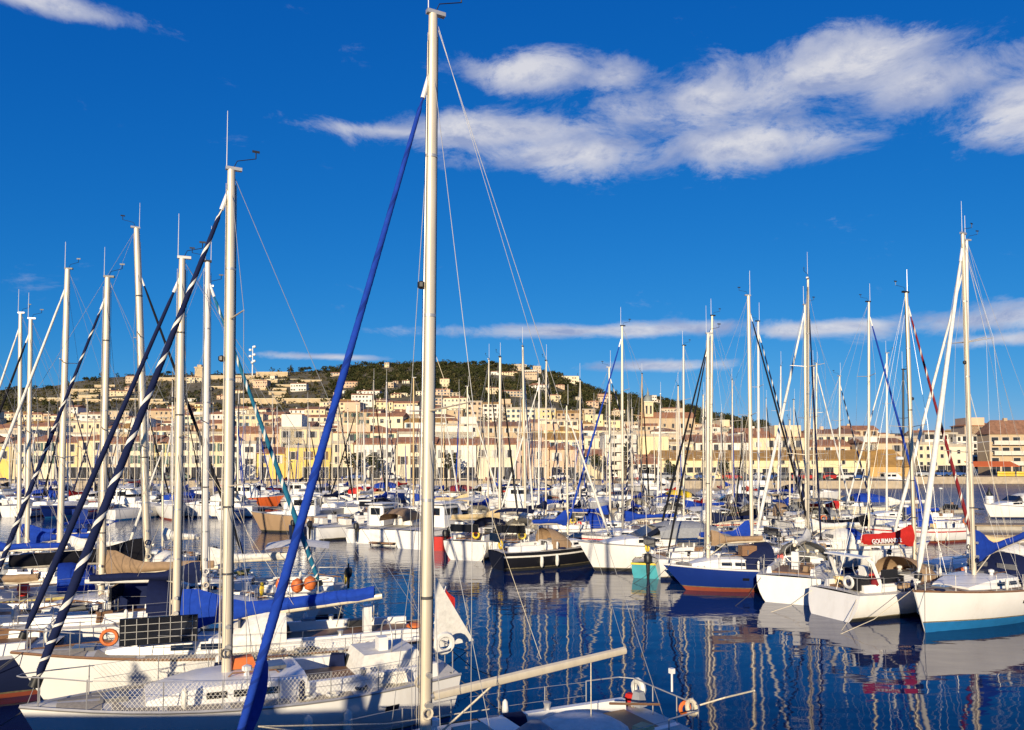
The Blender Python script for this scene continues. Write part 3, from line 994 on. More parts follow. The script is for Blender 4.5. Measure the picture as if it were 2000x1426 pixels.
cr_ = random.Random(8)
cars = []
for px in list(range(1432, 1700, 24)) + [310, 352, 700, 760, 905, 1095, 1140, 1290, 1330, 1375] + [1730, 1800, 1830, 1868]:
    Y = 157.5 if px < 1695 else 180.5
    p = atY(px + cr_.uniform(-5, 5), 935, Y)
    c = cr_.choice(list(CARC))
    cars.append((p.x, Y, c))
for i, (x, Y, c) in enumerate(sorted(cars)):
    make_car((x, Y, 1.506 if Y < 170 else 1.61), cr_.choice((0, math.pi)) + cr_.uniform(-.1, .1), c, '%s car parked on the far quay, %s car from the left' % (c, ordinal(i)))
for i, px in enumerate(range(40, 1700, 118)):
    p = atY(px, 930, 152.2)
    r = tag(empty('street_lamp', (p.x, 152.2, 1.5)), 'thin quay street lamp, %s lamp from the left' % ordinal(i), 'street lamp', 'lamps along the quay')
    MB().tube([(0, 0, 0), (0, 0, 6.3), (0, -.5, 6.7), (0, -1.2, 6.75)], [.07, .05, .04, .04]).build('pole', M_BLACK, r)
    MB().box((0, -1.4, 6.72), (.3, .6, .12)).build('lamp_head', M_LAMPG, r, smooth=False)
for i, (px, Y, h, rx) in enumerate(sorted(((1226, 160.5, 7.5, 1.6), (690, 158, 6, 2.2), (730, 158, 5.5, 2), (300, 158, 5, 2), (1168, 159, 5, 1.8), (455, 158, 5, 2), (880, 158, 5.5, 2), (1310, 161, 4, 1.5), (1412, 161, 4, 1.4)))):
    p = atY(px, 930, Y)
    make_tree('quay_tree', (p.x, Y, 1.5), h, rx, h * .36, 'small dark green tree on the far quay, %s quay tree from the left' % ordinal(i), 'trees on the quay', m=M_PINE, n=260, s=.28, seed=200 + i)
# ------------------------------------------------------------------ boats
class Hull:
    """Sheer and section curves of a hull; x points to the bow, z = 0 is the waterline."""

    def __init__(self, L, B, F, stern=.72, tm=.42, bow_over=.10, stern_rake=.03, bow_rise=.28, draft=.35, full=.5, bow_pow=2.1):
        self.L, self.B, self.F, self.stern, self.tm, self.bo, self.sr, self.br, self.dr, self.full, self.bp = L, B, F, stern, tm, bow_over, stern_rake, bow_rise, draft, full, bow_pow

    bh = .13

    def half(self, t):
        if t < self.tm:
            f = self.stern + (1 - self.stern) * math.sin(math.pi / 2 * t / self.tm)
        else:
            f = 1 - ((t - self.tm) / (1 - self.tm)) ** self.bp
        return max(.03, f * self.B / 2)

    def sheer(self, t):
        return self.F * (.96 + self.br * t * t + .05 * (1 - t) ** 2)

    def x(self, t):
        return -self.L / 2 + self.L * t

    def pt(self, t, z, side=1, off=0.0):
        s = self.sheer(t)
        v = (s - z) / (s + self.dr)
        k = self.full + (.93 - self.full) * t ** 3
        p = 2.4 - 1.1 * t
        y = self.half(t) * (1 - k * v ** p) + off
        x = self.x(t) - self.bo * self.L * t ** 5 * v + self.sr * self.L * (1 - t) ** 5 * v
        return (x, side * max(y, .015), z)


M_SCUM = mat('waterline_scum', (0.16, 0.13, 0.07), rough=.9, scale=6, var=.5)
M_NONSLIP = mat('nonslip', (0.42, 0.36, 0.27), rough=.95, scale=14, var=.25, bump=.2)


def hull_parts(H, root, hull_m, boot_m=None, stripe_m=None, toe_m=None, lod=0, deck_m=None):
    N, K = (14, 6) if lod < 2 else (9, 4)
    rings = []
    for i in range(N + 1):
        t = i / N
        s = H.sheer(t)
        zb = H.bh + .03 * t
        zs = [s - (s - zb) * (k / (K - 2)) for k in range(K - 1)] + [-.2, -H.dr]
        port = [H.pt(t, z, 1) for z in zs]
        stbd = [H.pt(t, z, -1) for z in zs[::-1]]
        rings.append(port + stbd)
    mb = MB()
    mb.loft(rings, closed=False, cap0=True, cap1=True, matf=lambda i, j: 1 if K - 2 <= j <= K + 2 else 0)
    hu = mb.build('hull', [hull_m, boot_m or hull_m], root, angle=35)
    mb = MB()
    rr = []
    for i in range(N + 1):
        t = i / N
        s, w = H.sheer(t) + .004, H.half(t)
        x = H.x(t)
        rr.append([(x, w * q, s + .06 * (1 - q * q)) for q in (-1, -.5, 0, .5, 1)])
    mb.loft(rr, closed=False, cap0=False, cap1=False)
    dk = mb.build('deck', deck_m or M_DECK, root)

    def band(name, z0, z1, m, off):
        for sd in (1, -1):
            b = MB()
            r2 = []
            for i in range(N + 1):
                t = i / N
                r2.append([H.pt(t, z0(t), sd, off), H.pt(t, z1(t), sd, off)])
            b.loft(r2, closed=False, cap0=False, cap1=False)
            b.build(name, m, hu)
    if stripe_m is not None:
        band('sheer_stripe', lambda t: H.sheer(t) - .26, lambda t: H.sheer(t) - .17, stripe_m, .025)
    if lod < 2:
        band('waterline_scum', lambda t: H.bh + .03 * t + .004, lambda t: H.bh + .03 * t + .035 + .02 * math.sin(t * 23) ** 2, M_SCUM, .010)
        for sd in (1, -1):
            for (ta, tb2) in ((.30, .43), (.45, .58), (.60, .71), (.73, .82), (.84, .93)):
                b = MB()
                r3 = []
                for i in range(4):
                    t = ta + (tb2 - ta) * i / 3
                    j = min(N - 1, int(t * N))
                    f = t * N - j
                    s, w = (H.sheer(j / N) * (1 - f) + H.sheer((j + 1) / N) * f) + .012, (H.half(j / N) * (1 - f) + H.half((j + 1) / N) * f)
                    r3.append([(H.x(t), sd * w * q, s + .06 * (1 - q * q)) for q in ((.70, .82, .92) if t < .8 else (.15, .5, .85))])
                b.loft(r3, closed=False, cap0=False, cap1=False)
                b.build('nonslip_panel', M_NONSLIP, dk)
    if toe_m is not None:
        for sd in (1, -1):
            b = MB()
            b.tube([(H.x(i / N), sd * H.half(i / N), H.sheer(i / N) + .03) for i in range(N + 1)], .035, 5)
            b.build('toe_rail', toe_m, dk)
    return hu, dk


def rail(name, H, root, ts, sd, h, r=.012, m=None):
    b = MB()
    b.tube([(H.x(t), sd * (H.half(t) - .05), H.sheer(t) + h) for t in ts], r, 4)
    return b.build(name, m or M_WIRE, root)


def cover_mesh(g, e, hm, ha, w, sag=.06, n=10, flap=True, rnd=RND):
    """A stowed mainsail under canvas: tall against the mast, slim at the boom end."""
    g, e = Vector(g), Vector(e)
    rings = []
    d = (e - g)
    side = Vector((-d.y, d.x, 0)).normalized()
    for i in range(n + 1):
        t = i / n
        c = g.lerp(e, t)
        q = min(1, t / .38)
        hh = ha * (1.08 - .3 * t) + (hm - ha) * (1 - q * q * (3 - 2 * q)) + rnd.uniform(-.018, .018)
        ww = w * (.75 + .35 * (1 - t)) * (1 + rnd.uniform(-.08, .08))
        base = -.10 - .02 * math.sin(t * 9) - (.10 if t < .1 else 0)
        prof = [(-.35, base), (-.9, .12 * hh), (-1, .35 * hh), (-.62, .75 * hh), (0, hh), (.62, .75 * hh), (1, .35 * hh), (.9, .12 * hh), (.35, base)]
        rings.append([c + side * (a * ww) + Vector((0, 0, z)) for a, z in prof])
    mb = MB()
    mb.loft(rings)
    return mb


def furl_mesh(a, b, r0, r1, n=26, k=8, stripe=0, width=3):
    """Headsail rolled round its stay, widest low down; stripe = rings per turn of a pale strip wound round it."""
    a, b = Vector(a), Vector(b)
    pts, rs = [], []
    for i in range(n + 1):
        t = i / n
        pts.append(a.lerp(b, t))
        wob = 1 + .025 * math.sin(i * 1.7) * (n > 40) + .015 * math.sin(t * 37)
        rs.append((r0 * (.9 + .2 * math.sin(min(1, t / .25) * math.pi / 2)) + (r1 - r0 * 1.1) * max(0, t - .2) / .8) * min(1, t / .02 + .35) * (1 if t < .98 else .6) * wob)
    tw = [0.0]
    for i in range(n):
        tw.append(tw[-1] + (2 * math.pi / stripe * (1 if i > n * .13 else 2.6) if stripe else 0))
    mb = MB()
    mb.tube(pts, rs, k, matf=(lambda i, j: 1 if j < width else 0) if stripe else None, tw=tw)
    return mb


def sailboat(mast, top, rz, L, B=None, F=1.05, J=None, hull='white', boot='navy', stripe=None, cover='blue', boom_len=None, boom_ang=0.0, goose=None, furl='white', furl2=None, furl_r=.075, furl_to=None,
             mast_m=None, mast_r=.085, lod=0, toe=None, sprayhood=None, wheel=False, spreaders=1, label='', group=None, name='sailboat', cabin_m=None, stern=.72, bow_over=.10, stern_rake=.03, cover_h=(.5, .2),
             radar=False, flag=False, fenders=0, frac=.95, wire_r=.006, netting=False, cabin_h=.42, boom_rise=0.0, seed=1, hood=None, stays=True, teak_deck=False, vane=True, deck_m=None, has_boom=True, bow_rise=.28, no_furl=False, clutter=True, sp_at=None, boot_h=.13, sp_len=None, ports=None):
    """mast and top are world points; rz turns the bow."""
    rnd = random.Random(seed)
    B = B or L * .33
    J = J or L * .40
    mx = L / 2 - J
    co, si = math.cos(rz), math.sin(rz)
    root = tag(empty(name, (mast[0] - co * mx, mast[1] - si * mx, 0), rz), label, 'sailboat', group)

    def loc(p):
        x, y = p[0] - root.location.x, p[1] - root.location.y
        return Vector((x * co + y * si, -x * si + y * co, p[2]))
    H = Hull(L, B, F, stern=stern, bow_over=bow_over, stern_rake=stern_rake, bow_rise=bow_rise)
    hm = M_HULL[hull]
    H.bh = boot_h
    hull_parts(H, root, hm, M_BOTTOM.get(boot), M_CLOTH.get(stripe) if stripe else None, toe, lod, M_TEAK if teak_deck else deck_m)
    ti = lambda x: (x + L / 2) / L
    tt = loc(top)
    Hm = tt.z
    # cabin trunk
    x0, x1 = -.10 * L, mx + J * .42
    dz = lambda x: H.sheer(ti(x)) + .03
    rings = []
    cab = []
    for i in range(7):
        q = i / 6
        x = x0 + (x1 - x0) * q
        wc = min(H.half(ti(x)) * .64, B * .31)
        hh = cabin_h * (1 - .75 * max(0, (q - .55) / .45) ** 1.6)
        z = dz(x)
        cab.append((x, wc, hh, z))
        rings.append([(x, -wc, z - .05), (x, -wc * .9, z + hh * .84), (x, -wc * .55, z + hh), (x, wc * .55, z + hh), (x, wc * .9, z + hh * .84), (x, wc, z - .05)])
    mb = MB()
    mb.loft(rings)
    cb = mb.build('cabin', cabin_m or M_WHITE, root, angle=30)
    if lod < 2:
        for sd in (-1, 1):
            for i in range(1, 4):
                (xa, wa, ha, za), (xb, wb, hb, zb) = cab[i], cab[i + 1]
                q = []
                for (u, v) in ((.12, .38), (.88, .38), (.88, .72), (.12, .72)):
                    x = xa + (xb - xa) * u
                    w_ = (wa + (wb - wa) * u)
                    h_ = ha + (hb - ha) * u
                    z = za + (zb - za) * u - .05 + (h_ * .84 + .05) * v
                    y = w_ * (1 - .1 * v)
                    q.append((x, sd * (y + .008), z))
                b = MB()
                b.v = q + [(p[0], p[1] - sd * .02, p[2]) for p in q]
                for f in ((0, 1, 2, 3), (0, 1, 5, 4), (1, 2, 6, 5), (2, 3, 7, 6), (3, 0, 4, 7)):
                    b.face(f)
                b.build('window', M_GLASS, cb, smooth=False)
        hx = mx + J * .25
        hz = cab[-2][3] + cab[-2][2]
        MB().box((mx - .9, 0, cab[3][3] + cab[3][2] + .03), (.6, .55, .06)).build('hatch', M_CLEAR, cb, smooth=False)
        MB().box((hx + J * .32, 0, dz(hx + J * .32) + .07), (.5, .5, .08)).build('fore_hatch', M_CLEAR, root, smooth=False)
    # cockpit
    if lod < 2:
        xa, xb = -.44 * L, x0
        for sd in (1, -1):
            b = MB()
            rr = []
            for i in range(5):
                x = xa + (xb - xa) * i / 4
                w_ = H.half(ti(x)) * .66
                z = dz(x)
                rr.append([(x, sd * (w_ - .12), z - .02), (x, sd * (w_ + .12), z - .02), (x, sd * (w_ + .06), z + .28), (x, sd * (w_ - .08), z + .28)])
            b.loft(rr)
            b.build('coaming', M_WHITE, root, angle=30)
            wx = xa + (xb - xa) * .6
            MB().lathe([(.075, 0), (.06, .06), (.085, .14), (.03, .16)], (wx, sd * H.half(ti(wx)) * .66, dz(wx) + .275), 8).build('winch', M_STEEL, root)
        w_ = H.half(ti((xa + xb) / 2)) * .52
        MB().box(((xa + xb) / 2, 0, dz(xa) + .055), (xb - xa - .1, w_ * 2, .06)).build('cockpit_floor', M_TEAK, root, smooth=False)
        MB().box((x0 - .02, 0, dz(x0) + cabin_h * .5), (.04, .6, cabin_h * .8)).build('companionway', M_BLACK, cb, smooth=False)
        if wheel:
            wx = -.33 * L
            MB().box((wx + .12, 0, dz(wx) + .45), (.22, .3, .8)).build('pedestal', M_WHITE, root, smooth=False)
            MB().torus((wx, 0, dz(wx) + .8), .42, .018, 'x', 20, 5).build('steering_wheel', M_STEEL, root)
        else:
            MB().tube([(-.47 * L, 0, dz(-.47 * L) + .35), (-.33 * L, 0, dz(-.33 * L) + .55)], .025, 6).build('tiller', M_TEAK, root)
    # sprayhood
    if sprayhood and lod < 2:
        b = MB()
        rr = []
        sx = x0 + .55
        w_ = min(H.half(ti(sx)) * .72, B * .36)
        for (x, h_, q) in ((sx + .75, cabin_h + .05, .9), (sx + .3, cabin_h + .42, .96), (sx - .15, cabin_h + .62, 1), (sx - .6, cabin_h + .66, 1.0)):
            rr.append([(x, w_ * q * math.cos(a) * (1 if abs(math.cos(a)) < .75 else 1), dz(sx) + .02 + h_ * max(0.0, math.sin(a)) ** .55) for a in [math.pi * k / 10 for k in range(11)]])
        b.loft(rr, closed=False, cap0=False, cap1=False)
        s_ = b.build('sprayhood', M_CLOTH[sprayhood], root)
        for sd in (-1, 1):
            MB().box((sx + .56, sd * w_ * .42, dz(sx) + cabin_h + .27), (.05, w_ * .55, .2)).build('vinyl_window', M_CLEAR, s_, smooth=False)
    if lod < 2 and (ports or (ports is None and rnd.random() < .45)):
        for sd in (1, -1):
            for t in (ports or (.34, .46, .58)):
                q = []
                for (dt, dz_) in ((-.018, -.06), (.018, -.06), (.018, .06), (-.018, .06)):
                    q.append(H.pt(t + dt, H.sheer(t) - .38 + dz_, sd, .012))
                b = MB()
                b.v = q + [(p[0], p[1] - sd * .03, p[2]) for p in q]
                for f in ((0, 1, 2, 3), (0, 1, 5, 4), (1, 2, 6, 5), (2, 3, 7, 6), (3, 0, 4, 7)):
                    b.face(f)
                b.build('portlight', M_GLASS, root, smooth=False)
    # rails
    if lod < 2:
        tb = [1.0, .96, .90, .85]
        b = MB()
        hp = .62
        b.tube([(H.x(.86), H.half(.86) - .04, H.sheer(.86) + hp - .03), (H.x(.94), H.half(.94), H.sheer(.94) + hp), (H.x(1) - .02, .12, H.sheer(1) + hp), (H.x(1) + .06, 0, H.sheer(1) + hp), (H.x(1) - .02, -.12, H.sheer(1) + hp),
                (H.x(.94), -H.half(.94), H.sheer(.94) + hp), (H.x(.86), -H.half(.86) + .04, H.sheer(.86) + hp - .03)], .014, 5)
        pu = b.build('bow_pulpit', M_STEEL, root)
        for t in (.87, .965):
            for sd in (1, -1):
                MB().tube([(H.x(t), sd * max(.06, H.half(t) - .04), H.sheer(t)), (H.x(t), sd * max(.06, H.half(t) - .04), H.sheer(t) + hp)], .013, 5).build('pulpit_leg', M_STEEL, pu)
        b = MB()
        xs = H.x(.015)
        b.tube([(H.x(.13), H.half(.13) - .05, H.sheer(.13) + hp), (H.x(.04), H.half(.04) - .05, H.sheer(.03) + hp), (xs, H.half(0) * .8, H.sheer(0) + hp), (xs, -H.half(0) * .8, H.sheer(0) + hp), (H.x(.04), -H.half(.04) + .05, H.sheer(.03) + hp),
                (H.x(.13), -H.half(.13) + .05, H.sheer(.13) + hp)], .014, 5)
        st = b.build('stern_rail', M_STEEL, root)
        for (x, y, t) in ((H.x(.13), H.half(.13) - .05, .13), (xs, H.half(0) * .8, 0), (xs, H.half(0) * .3, 0)):
            for sd in (1, -1):
                MB().tube([(x, sd * y, H.sheer(t)), (x, sd * y, H.sheer(t) + hp)], .013, 5).build('stern_rail_leg', M_STEEL, st)
        stations = [.24, .36, .48, .60, .72] if lod == 0 else [.3, .5, .7]
        for sd in (1, -1):
            for t in stations:
                MB().tube([(H.x(t), sd * (H.half(t) - .05), H.sheer(t)), (H.x(t), sd * (H.half(t) - .05), H.sheer(t) + .61)], .011, 5).build('stanchion', M_STEEL, root)
            for h_ in ((.6, .32) if lod == 0 else (.6,)):
                rail('lifeline', H, root, [.13, .24, .36, .48, .6, .72, .86], sd, h_, wire_r * .8)
            if netting:
                b = MB()
                P = lambda t, h_: Vector((H.x(t), sd * (H.half(t) - .05), H.sheer(t) + h_))
                k = 0
                t = .14
                while t < .85:
                    for dr in (1, -1):
                        t2 = t + dr * .05
                        if .13 < t2 < .87:
                            b.tube([P(t, .04), P(t2, .58)], .0035, 3)
                    t += .0095
                o = b.build('netting', M_NET, root, smooth=False)
                o['kind'] = 'stuff'
    # rig
    mm = mast_m or M_ALU
    foot = Vector((mx, 0, dz(mx) + cab[4][2] - .1))
    mt = MB()
    pts = [foot.lerp(tt, q) for q in (0, .25, .5, .75, .92, 1)]
    mt.tube(pts, [mast_r * q for q in (1, 1, 1, .97, .9, .78)], 10 if lod < 2 else 7, flat=.8)
    ma = mt.build('mast', mm, root, angle=50)
    mdir = (tt - foot)
    at = lambda q: foot + mdir * q
    if lod < 2 or vane:
        MB().box(tt + Vector((-.05, 0, .03)), (.34, .1, .07)).build('masthead', M_BLACK if rnd.random() < .5 else M_STEEL, ma, smooth=False)
        MB().tube([tt + Vector((.1, .03, .05)), tt + Vector((.1, .03, 1.0 + rnd.uniform(0, .4)))], [.010, .006] if lod == 0 else [.014, .010], 4).build('antenna', M_WHITE, ma)
    if lod < 2:
        va = MB()
        va.tube([tt + Vector((-.05, 0, .06)), tt + Vector((-.12, 0, .22)), tt + Vector((-.5, .1, .3))], .009, 4)
        v_ = va.build('vane_arm', M_BLACK, ma)
        MB().tube([tt + Vector((-.5, .1, .3)), tt + Vector((-.5, .1, .44))], [.012, .012], 4).build('vane_post', M_BLACK, ma)
        MB().box(tt + Vector((-.5, .1, .46)), (.16, .012, .05)).build('vane_arrow', M_BLACK, ma, smooth=False)
    if lod == 0:
        MB().tube([at(.03) + Vector((-mast_r, 0, 0)), at(.5) + Vector((-mast_r, 0, 0)), at(.97) + Vector((-mast_r * .82, 0, 0))], .016, 4).build('sail_track', M_RUBBER, ma)
        for (q, sd, sz_) in ((.06, 1, .07), (.075, -1, .07), (.10, 1, .05), (.12, -1, .05)):
            MB().tube([at(q) + Vector((0, sd * mast_r * .6, 0)), at(q) + Vector((0, sd * (mast_r * .8 + .1), 0))], [sz_ * .8, sz_], 8).build('mast_winch', M_STEEL, ma)
        for (q, sd) in ((.05, -1), (.055, 1), (.09, -1)):
            MB().torus(at(q) + Vector((.03, sd * (mast_r + .06), -.05)), .09, .025, 'y', 12, 5).build('halyard_coil', rnd.choice([M_ROPE, M_CLOTH['navy'], M_FENDER, M_RUBBER]), ma)
        for q in (.2, .33, .58, .8):
            MB().tube([at(q) - mdir * .002, at(q) + mdir * .002], mast_r * 1.06, 10, flat=.82).build('mast_band', M_STEEL if rnd.random() < .6 else M_RUBBER, ma)
        MB().lathe([(.03, -.06), (.07, -.03), (.07, .05), (.02, .08)], at(.62) + Vector((mast_r + .06, 0, 0)), 8).build('steaming_light', M_BLACK, ma)
        for dy in (-.05, 0, .05):
            MB().tube([foot + Vector((.16, dy * 1.4, .3)), at(.45) + Vector((mast_r + .02, dy, 0)), at(.96) + Vector((mast_r * .9, dy * .6, 0))], .005, 3).build('halyard', rnd.choice([M_ROPE, M_WIRE, M_CLOTH['navy']]), ma)
    tips = {}
    sp = sp_at or ([.52] if spreaders == 1 else [.36, .68])
    if lod < 2 or spreaders:
        for q in sp:
            c = at(q)
            for sd in (1, -1):
                wsp = (sp_len or B * .30) * (1 if q < .6 else .85)
                tip = c + Vector((-.18, sd * wsp, .08))
                tips[(q, sd)] = tip
                MB().tube([c + Vector((0, sd * mast_r * .5, 0)), tip], [.030, .018] if lod == 0 else [.034, .026], 5, flat=.6).build('spreader', mm, ma)
    if stays:
        for sd in (1, -1):
            cp = Vector((mx - .25, sd * (H.half(ti(mx)) - .12), dz(mx)))
            MB().tube([cp] + [tips[(q, sd)] for q in sp] + [at(frac)], wire_r, 4).build('shroud', M_WIRE, root)
            if lod == 0:
                for dx in (-.55, .45):
                    MB().tube([cp + Vector((dx, -sd * .03, 0)), at(sp[0] - .015)], wire_r, 4).build('lower_shroud', M_WIRE, root)
        MB().tube([Vector((-L / 2 + .12, 0, H.sheer(0) + .02)), tt], wire_r, 4).build('backstay', M_WIRE, root)
        if lod == 0:
            MB().tube([foot + Vector((.14, .06, .4)), at(.97) + Vector((.11, .05, 0))], .006, 4).build('halyard', M_ROPE, root)
            MB().tube([foot + Vector((-.13, -.08, .9)), at(.98) + Vector((-.12, -.05, 0))], .006, 4).build('halyard', M_ROPE, root)
    # headsail
    bow = Vector((L / 2 - .12, 0, H.sheer(1) + .06))
    ft_ = at(frac)
    if furl_to is not None:
        bow = loc(furl_to)
    MB().tube([bow, ft_], wire_r, 4).build('forestay', M_WIRE, root)
    if furl and not no_furl:
        a, b2 = bow.lerp(ft_, .045), bow.lerp(ft_, .95)
        if furl2:
            fb = furl_mesh(a, b2, furl_r, furl_r * .5, n=260 if lod == 0 else 130, k=12 if lod == 0 else 8, stripe=(22 if lod == 0 else 11), width=2)
            fs = fb.build('furled_headsail', [M_CLOTH[furl], M_CLOTH[furl2]], root, angle=60)
        else:
            fs = furl_mesh(a, b2, furl_r, furl_r * .55, n=26, k=8 if lod < 2 else 5).build('furled_headsail', M_CLOTH[furl], root, angle=60)
        if lod < 2:
            MB().tube([bow.lerp(ft_, .03), bow.lerp(ft_, .045)], furl_r * 1.3, 10).build('furling_drum', M_BLACK, fs)
            MB().tube([bow.lerp(ft_, .945), bow.lerp(ft_, .985)], furl_r * .55, 8).build('head_swivel', M_WHITE, fs)
    # boom and sail cover
    if has_boom:
        g = loc(goose) if goose is not None else at(0) + Vector((0, 0, .72))
        q = (g.z - foot.z) / max(.1, mdir.z)
        g = at(q) + Vector((-mast_r - .05, 0, 0))
        bl = boom_len or L * .36
        e = g + Vector((-bl * math.cos(boom_ang), -bl * math.sin(boom_ang), boom_rise + .03 * bl))
        bo = MB().tube([g, g.lerp(e, .5), e], [.065, .07, .06], 8, flat=1.25).build('boom', mm, root)
        MB().tube([g, at(q)], .045, 6).build('gooseneck', M_STEEL, bo)
        if cover:
            up = Vector((0, 0, .07))
            cv = cover_mesh(g + up, g.lerp(e, .96) + up, cover_h[0], cover_h[1], .15, rnd=rnd, n=12 if lod < 2 else 6).build('sail_cover', M_CLOTH[cover], bo, angle=60)
        if lod < 2:
            sh = g.lerp(e, .8)
            MB().tube([sh, Vector((sh.x, 0, dz(-.3 * L) + .3))], .012, 4).build('mainsheet', M_ROPE, bo)
            MB().tube([e, at(.985) + Vector((-.1, 0, 0))], wire_r * .8, 4).build('topping_lift', M_WIRE, bo)
            MB().tube([g.lerp(e, .3), foot + Vector((-.1, 0, .12))], .02, 5).build('vang', M_ROPE, bo)
    if lod < 2 and clutter:
        top_z = lambda x: interp([(c[0], c[3] + c[2]) for c in cab], x) if cab[0][0] <= x <= cab[-1][0] else dz(x)
        for sd in (1, -1):
            ga, gb = cab[1][0], cab[3][0]
            w_ = cab[2][1] * .5
            MB().tube([(ga, sd * w_, top_z(ga)), (ga + .08, sd * w_, top_z(ga) + .07), (gb - .08, sd * w_, top_z(gb) + .07), (gb, sd * w_, top_z(gb))], .018, 5).build('grab_rail', M_TEAK, cb)
            MB().lathe([(.06, 0), (.06, .1), (.10, .14), (.10, .22), (.03, .25)], (mx - .35, sd * .45, top_z(mx - .35) - .03), 8).build('vent_cowl', M_WHITE, cb)
            if has_boom and rnd.random() < .6:
                MB().tube([at(.55), g.lerp(e, .55) + Vector((0, sd * .16, .15))], .005 if lod == 0 else .008, 3).build('lazy_jack', M_ROPE, root)
        for k in range(5 if lod == 0 else 3):
            x = rnd.uniform(-.3, .42) * L
            y = rnd.choice((1, -1)) * H.half(ti(x)) * rnd.uniform(.72, .86)
            MB().torus((x, y, dz(x) + .05), rnd.uniform(.10, .19), .035, 'z', 12, 5).build('coiled_rope', rnd.choice([M_ROPE, M_FENDER, M_RUBBER, M_CLOTH['navy'], M_ROPE]), root)
        for k in range(4 if lod == 0 else 3):
            x = rnd.uniform(-.40, .1) * L
            y = rnd.choice((1, -1)) * H.half(ti(x)) * rnd.uniform(.35, .8)
            MB().box((x, y, dz(x) + .2), (rnd.uniform(.25, .7), rnd.uniform(.2, .4), rnd.uniform(.18, .34)), rnd.uniform(-.4, .4), taper=.8).build('gear_bag', rnd.choice([M_CLOTH['navy'], M_CLOTH['grey'], M_CLOTH['white'], M_CLOTH['tan'], M_BLACK, M_REDP, M_CLOTH['cream'], M_TEAK]), root)
        for k in range(3):
            t = rnd.uniform(.2, .7)
            sd = rnd.choice((1, -1))
            MB().lathe([(.015, .22), (.055, .17), (.065, 0), (.055, -.15), (.015, -.2)], (H.x(t), sd * (H.half(t) - .11), H.sheer(t) + .26), 8).build('stowed_fender', rnd.choice([M_FENDER, M_FENDER, M_CLOTH['navy']]), root)
        xs_ = -L / 2
        sz = H.sheer(0)
        if rnd.random() < .5:
            MB().torus((xs_ + .1, rnd.choice((-1, 1)) * H.half(0) * .5, sz + .42), .2, .06, 'x', 14, 6).build('horseshoe_buoy', rnd.choice([M_FENDER, M_ORANGE, M_YELP]), root)
        if lod == 1 and rnd.random() < .4:
            y = rnd.choice((-1, 1)) * H.half(0) * .72
            MB().lathe([(.04, -.5), (.06, -.1), (.13, -.02), (.15, .2), (.09, .3)], (xs_ - .02, y, sz + .55), 8).build('stowed_outboard', M_BLACK, root)
        if lod == 1 and rnd.random() < .45:
            y = rnd.choice((-1, 1)) * H.half(.1) * .7
            ps = MB().tube([(xs_ + .2, y, sz), (xs_ + .2, y, sz + 2.3)], .025, 6).build('gear_pole', M_STEEL, root)
            MB().lathe([(.05, 2.28), (.16, 2.3), (.17, 2.38), (.06, 2.44)], (xs_ + .2, y, sz), 10).build('dome_antenna', M_WHITE, ps)
        if lod == 1 and rnd.random() < .35:
            MB().box((xs_ - .02, 0, sz + .78), (.06, H.half(0) * 1.3, .45)).build('solar_panel', M_GLASS, root, smooth=False)
        if lod == 1 and rnd.random() < .35:
            bm = MB()
            w_ = H.half(.2) * .8
            bm.loft([[(x, w_ * q, sz + 1.75 + h_ - .12 * q * q) for q in (-1, -.5, 0, .5, 1)] for x, h_ in ((-.42 * L, 0), (-.34 * L, .1), (-.24 * L, .12), (-.16 * L, .02))], closed=False, cap0=False, cap1=False)
            bi = bm.build('bimini', M_CLOTH[rnd.choice(['navy', 'white', 'grey', 'blue', 'cream'])], root)
            for x in (-.42 * L, -.16 * L):
                for sd in (1, -1):
                    MB().tube([(-.29 * L, sd * w_, sz + .05), (x, sd * w_, sz + 1.65)], .013, 4).build('bimini_pole', M_STEEL, bi)
        for (x, y, z, dx, dy) in ((L / 2 - .3, .2, H.sheer(1), 2.6, 1.4), (L / 2 - .3, -.2, H.sheer(1), 2.6, -1.4), (xs_ + .2, H.half(0) * .8, sz, -2.0, .9), (xs_ + .2, -H.half(0) * .8, sz, -2.0, -.9)):
            if rnd.random() < .75:
                p0, p1 = Vector((x, y, z + .05)), Vector((x + dx, y + dy, -.1))
                MB().tube([p0, p0.lerp(p1, .5) - Vector((0, 0, .22)), p1], .012, 4).build('mooring_line', rnd.choice([M_ROPE, M_RUBBER]), root)
    if radar:
        c = at(.42) + Vector((.32, 0, 0))
        MB().lathe([(.05, -.12), (.26, -.1), (.27, .05), (.18, .12)], c, 12).build('radar_dome', M_WHITE, ma)
        MB().box(c + Vector((-.18, 0, -.12)), (.4, .08, .05)).build('radar_bracket', M_STEEL, ma, smooth=False)
    if lod == 1 and not fenders:
        fenders = 4
    for k in range(fenders):
        sd = 1 if k % 2 else -1
        t = .3 + .12 * (k // 2) + rnd.uniform(-.02, .02)
        z = H.sheer(t) - .55
        p = Vector(H.pt(t, z, sd, .11))
        MB().lathe([(.02, .34), (.09, .26), (.105, 0), (.09, -.22), (.02, -.3)], p, 8).build('fender', M_FENDER, root)
    if flag:
        x = -L / 2 + .1
        po = MB().tube([(x, .5, H.sheer(0) + .3), (x - .35, .5, H.sheer(0) + 1.35)], .012, 5).build('flag_pole', M_WHITE, root)
        b = MB()
        for i in range(5):
            for z in (0, .38):
                b.v.append((x - .34 - i * .03 + .03 * math.sin(i), .5 + i * .12, H.sheer(0) + 1.28 - z - i * .05))
        for i in range(4):
            b.face((2 * i, 2 * i + 2, 2 * i + 3, 2 * i + 1))
        b.build('flag', M_CLOTH['red'], po)
    return root, H


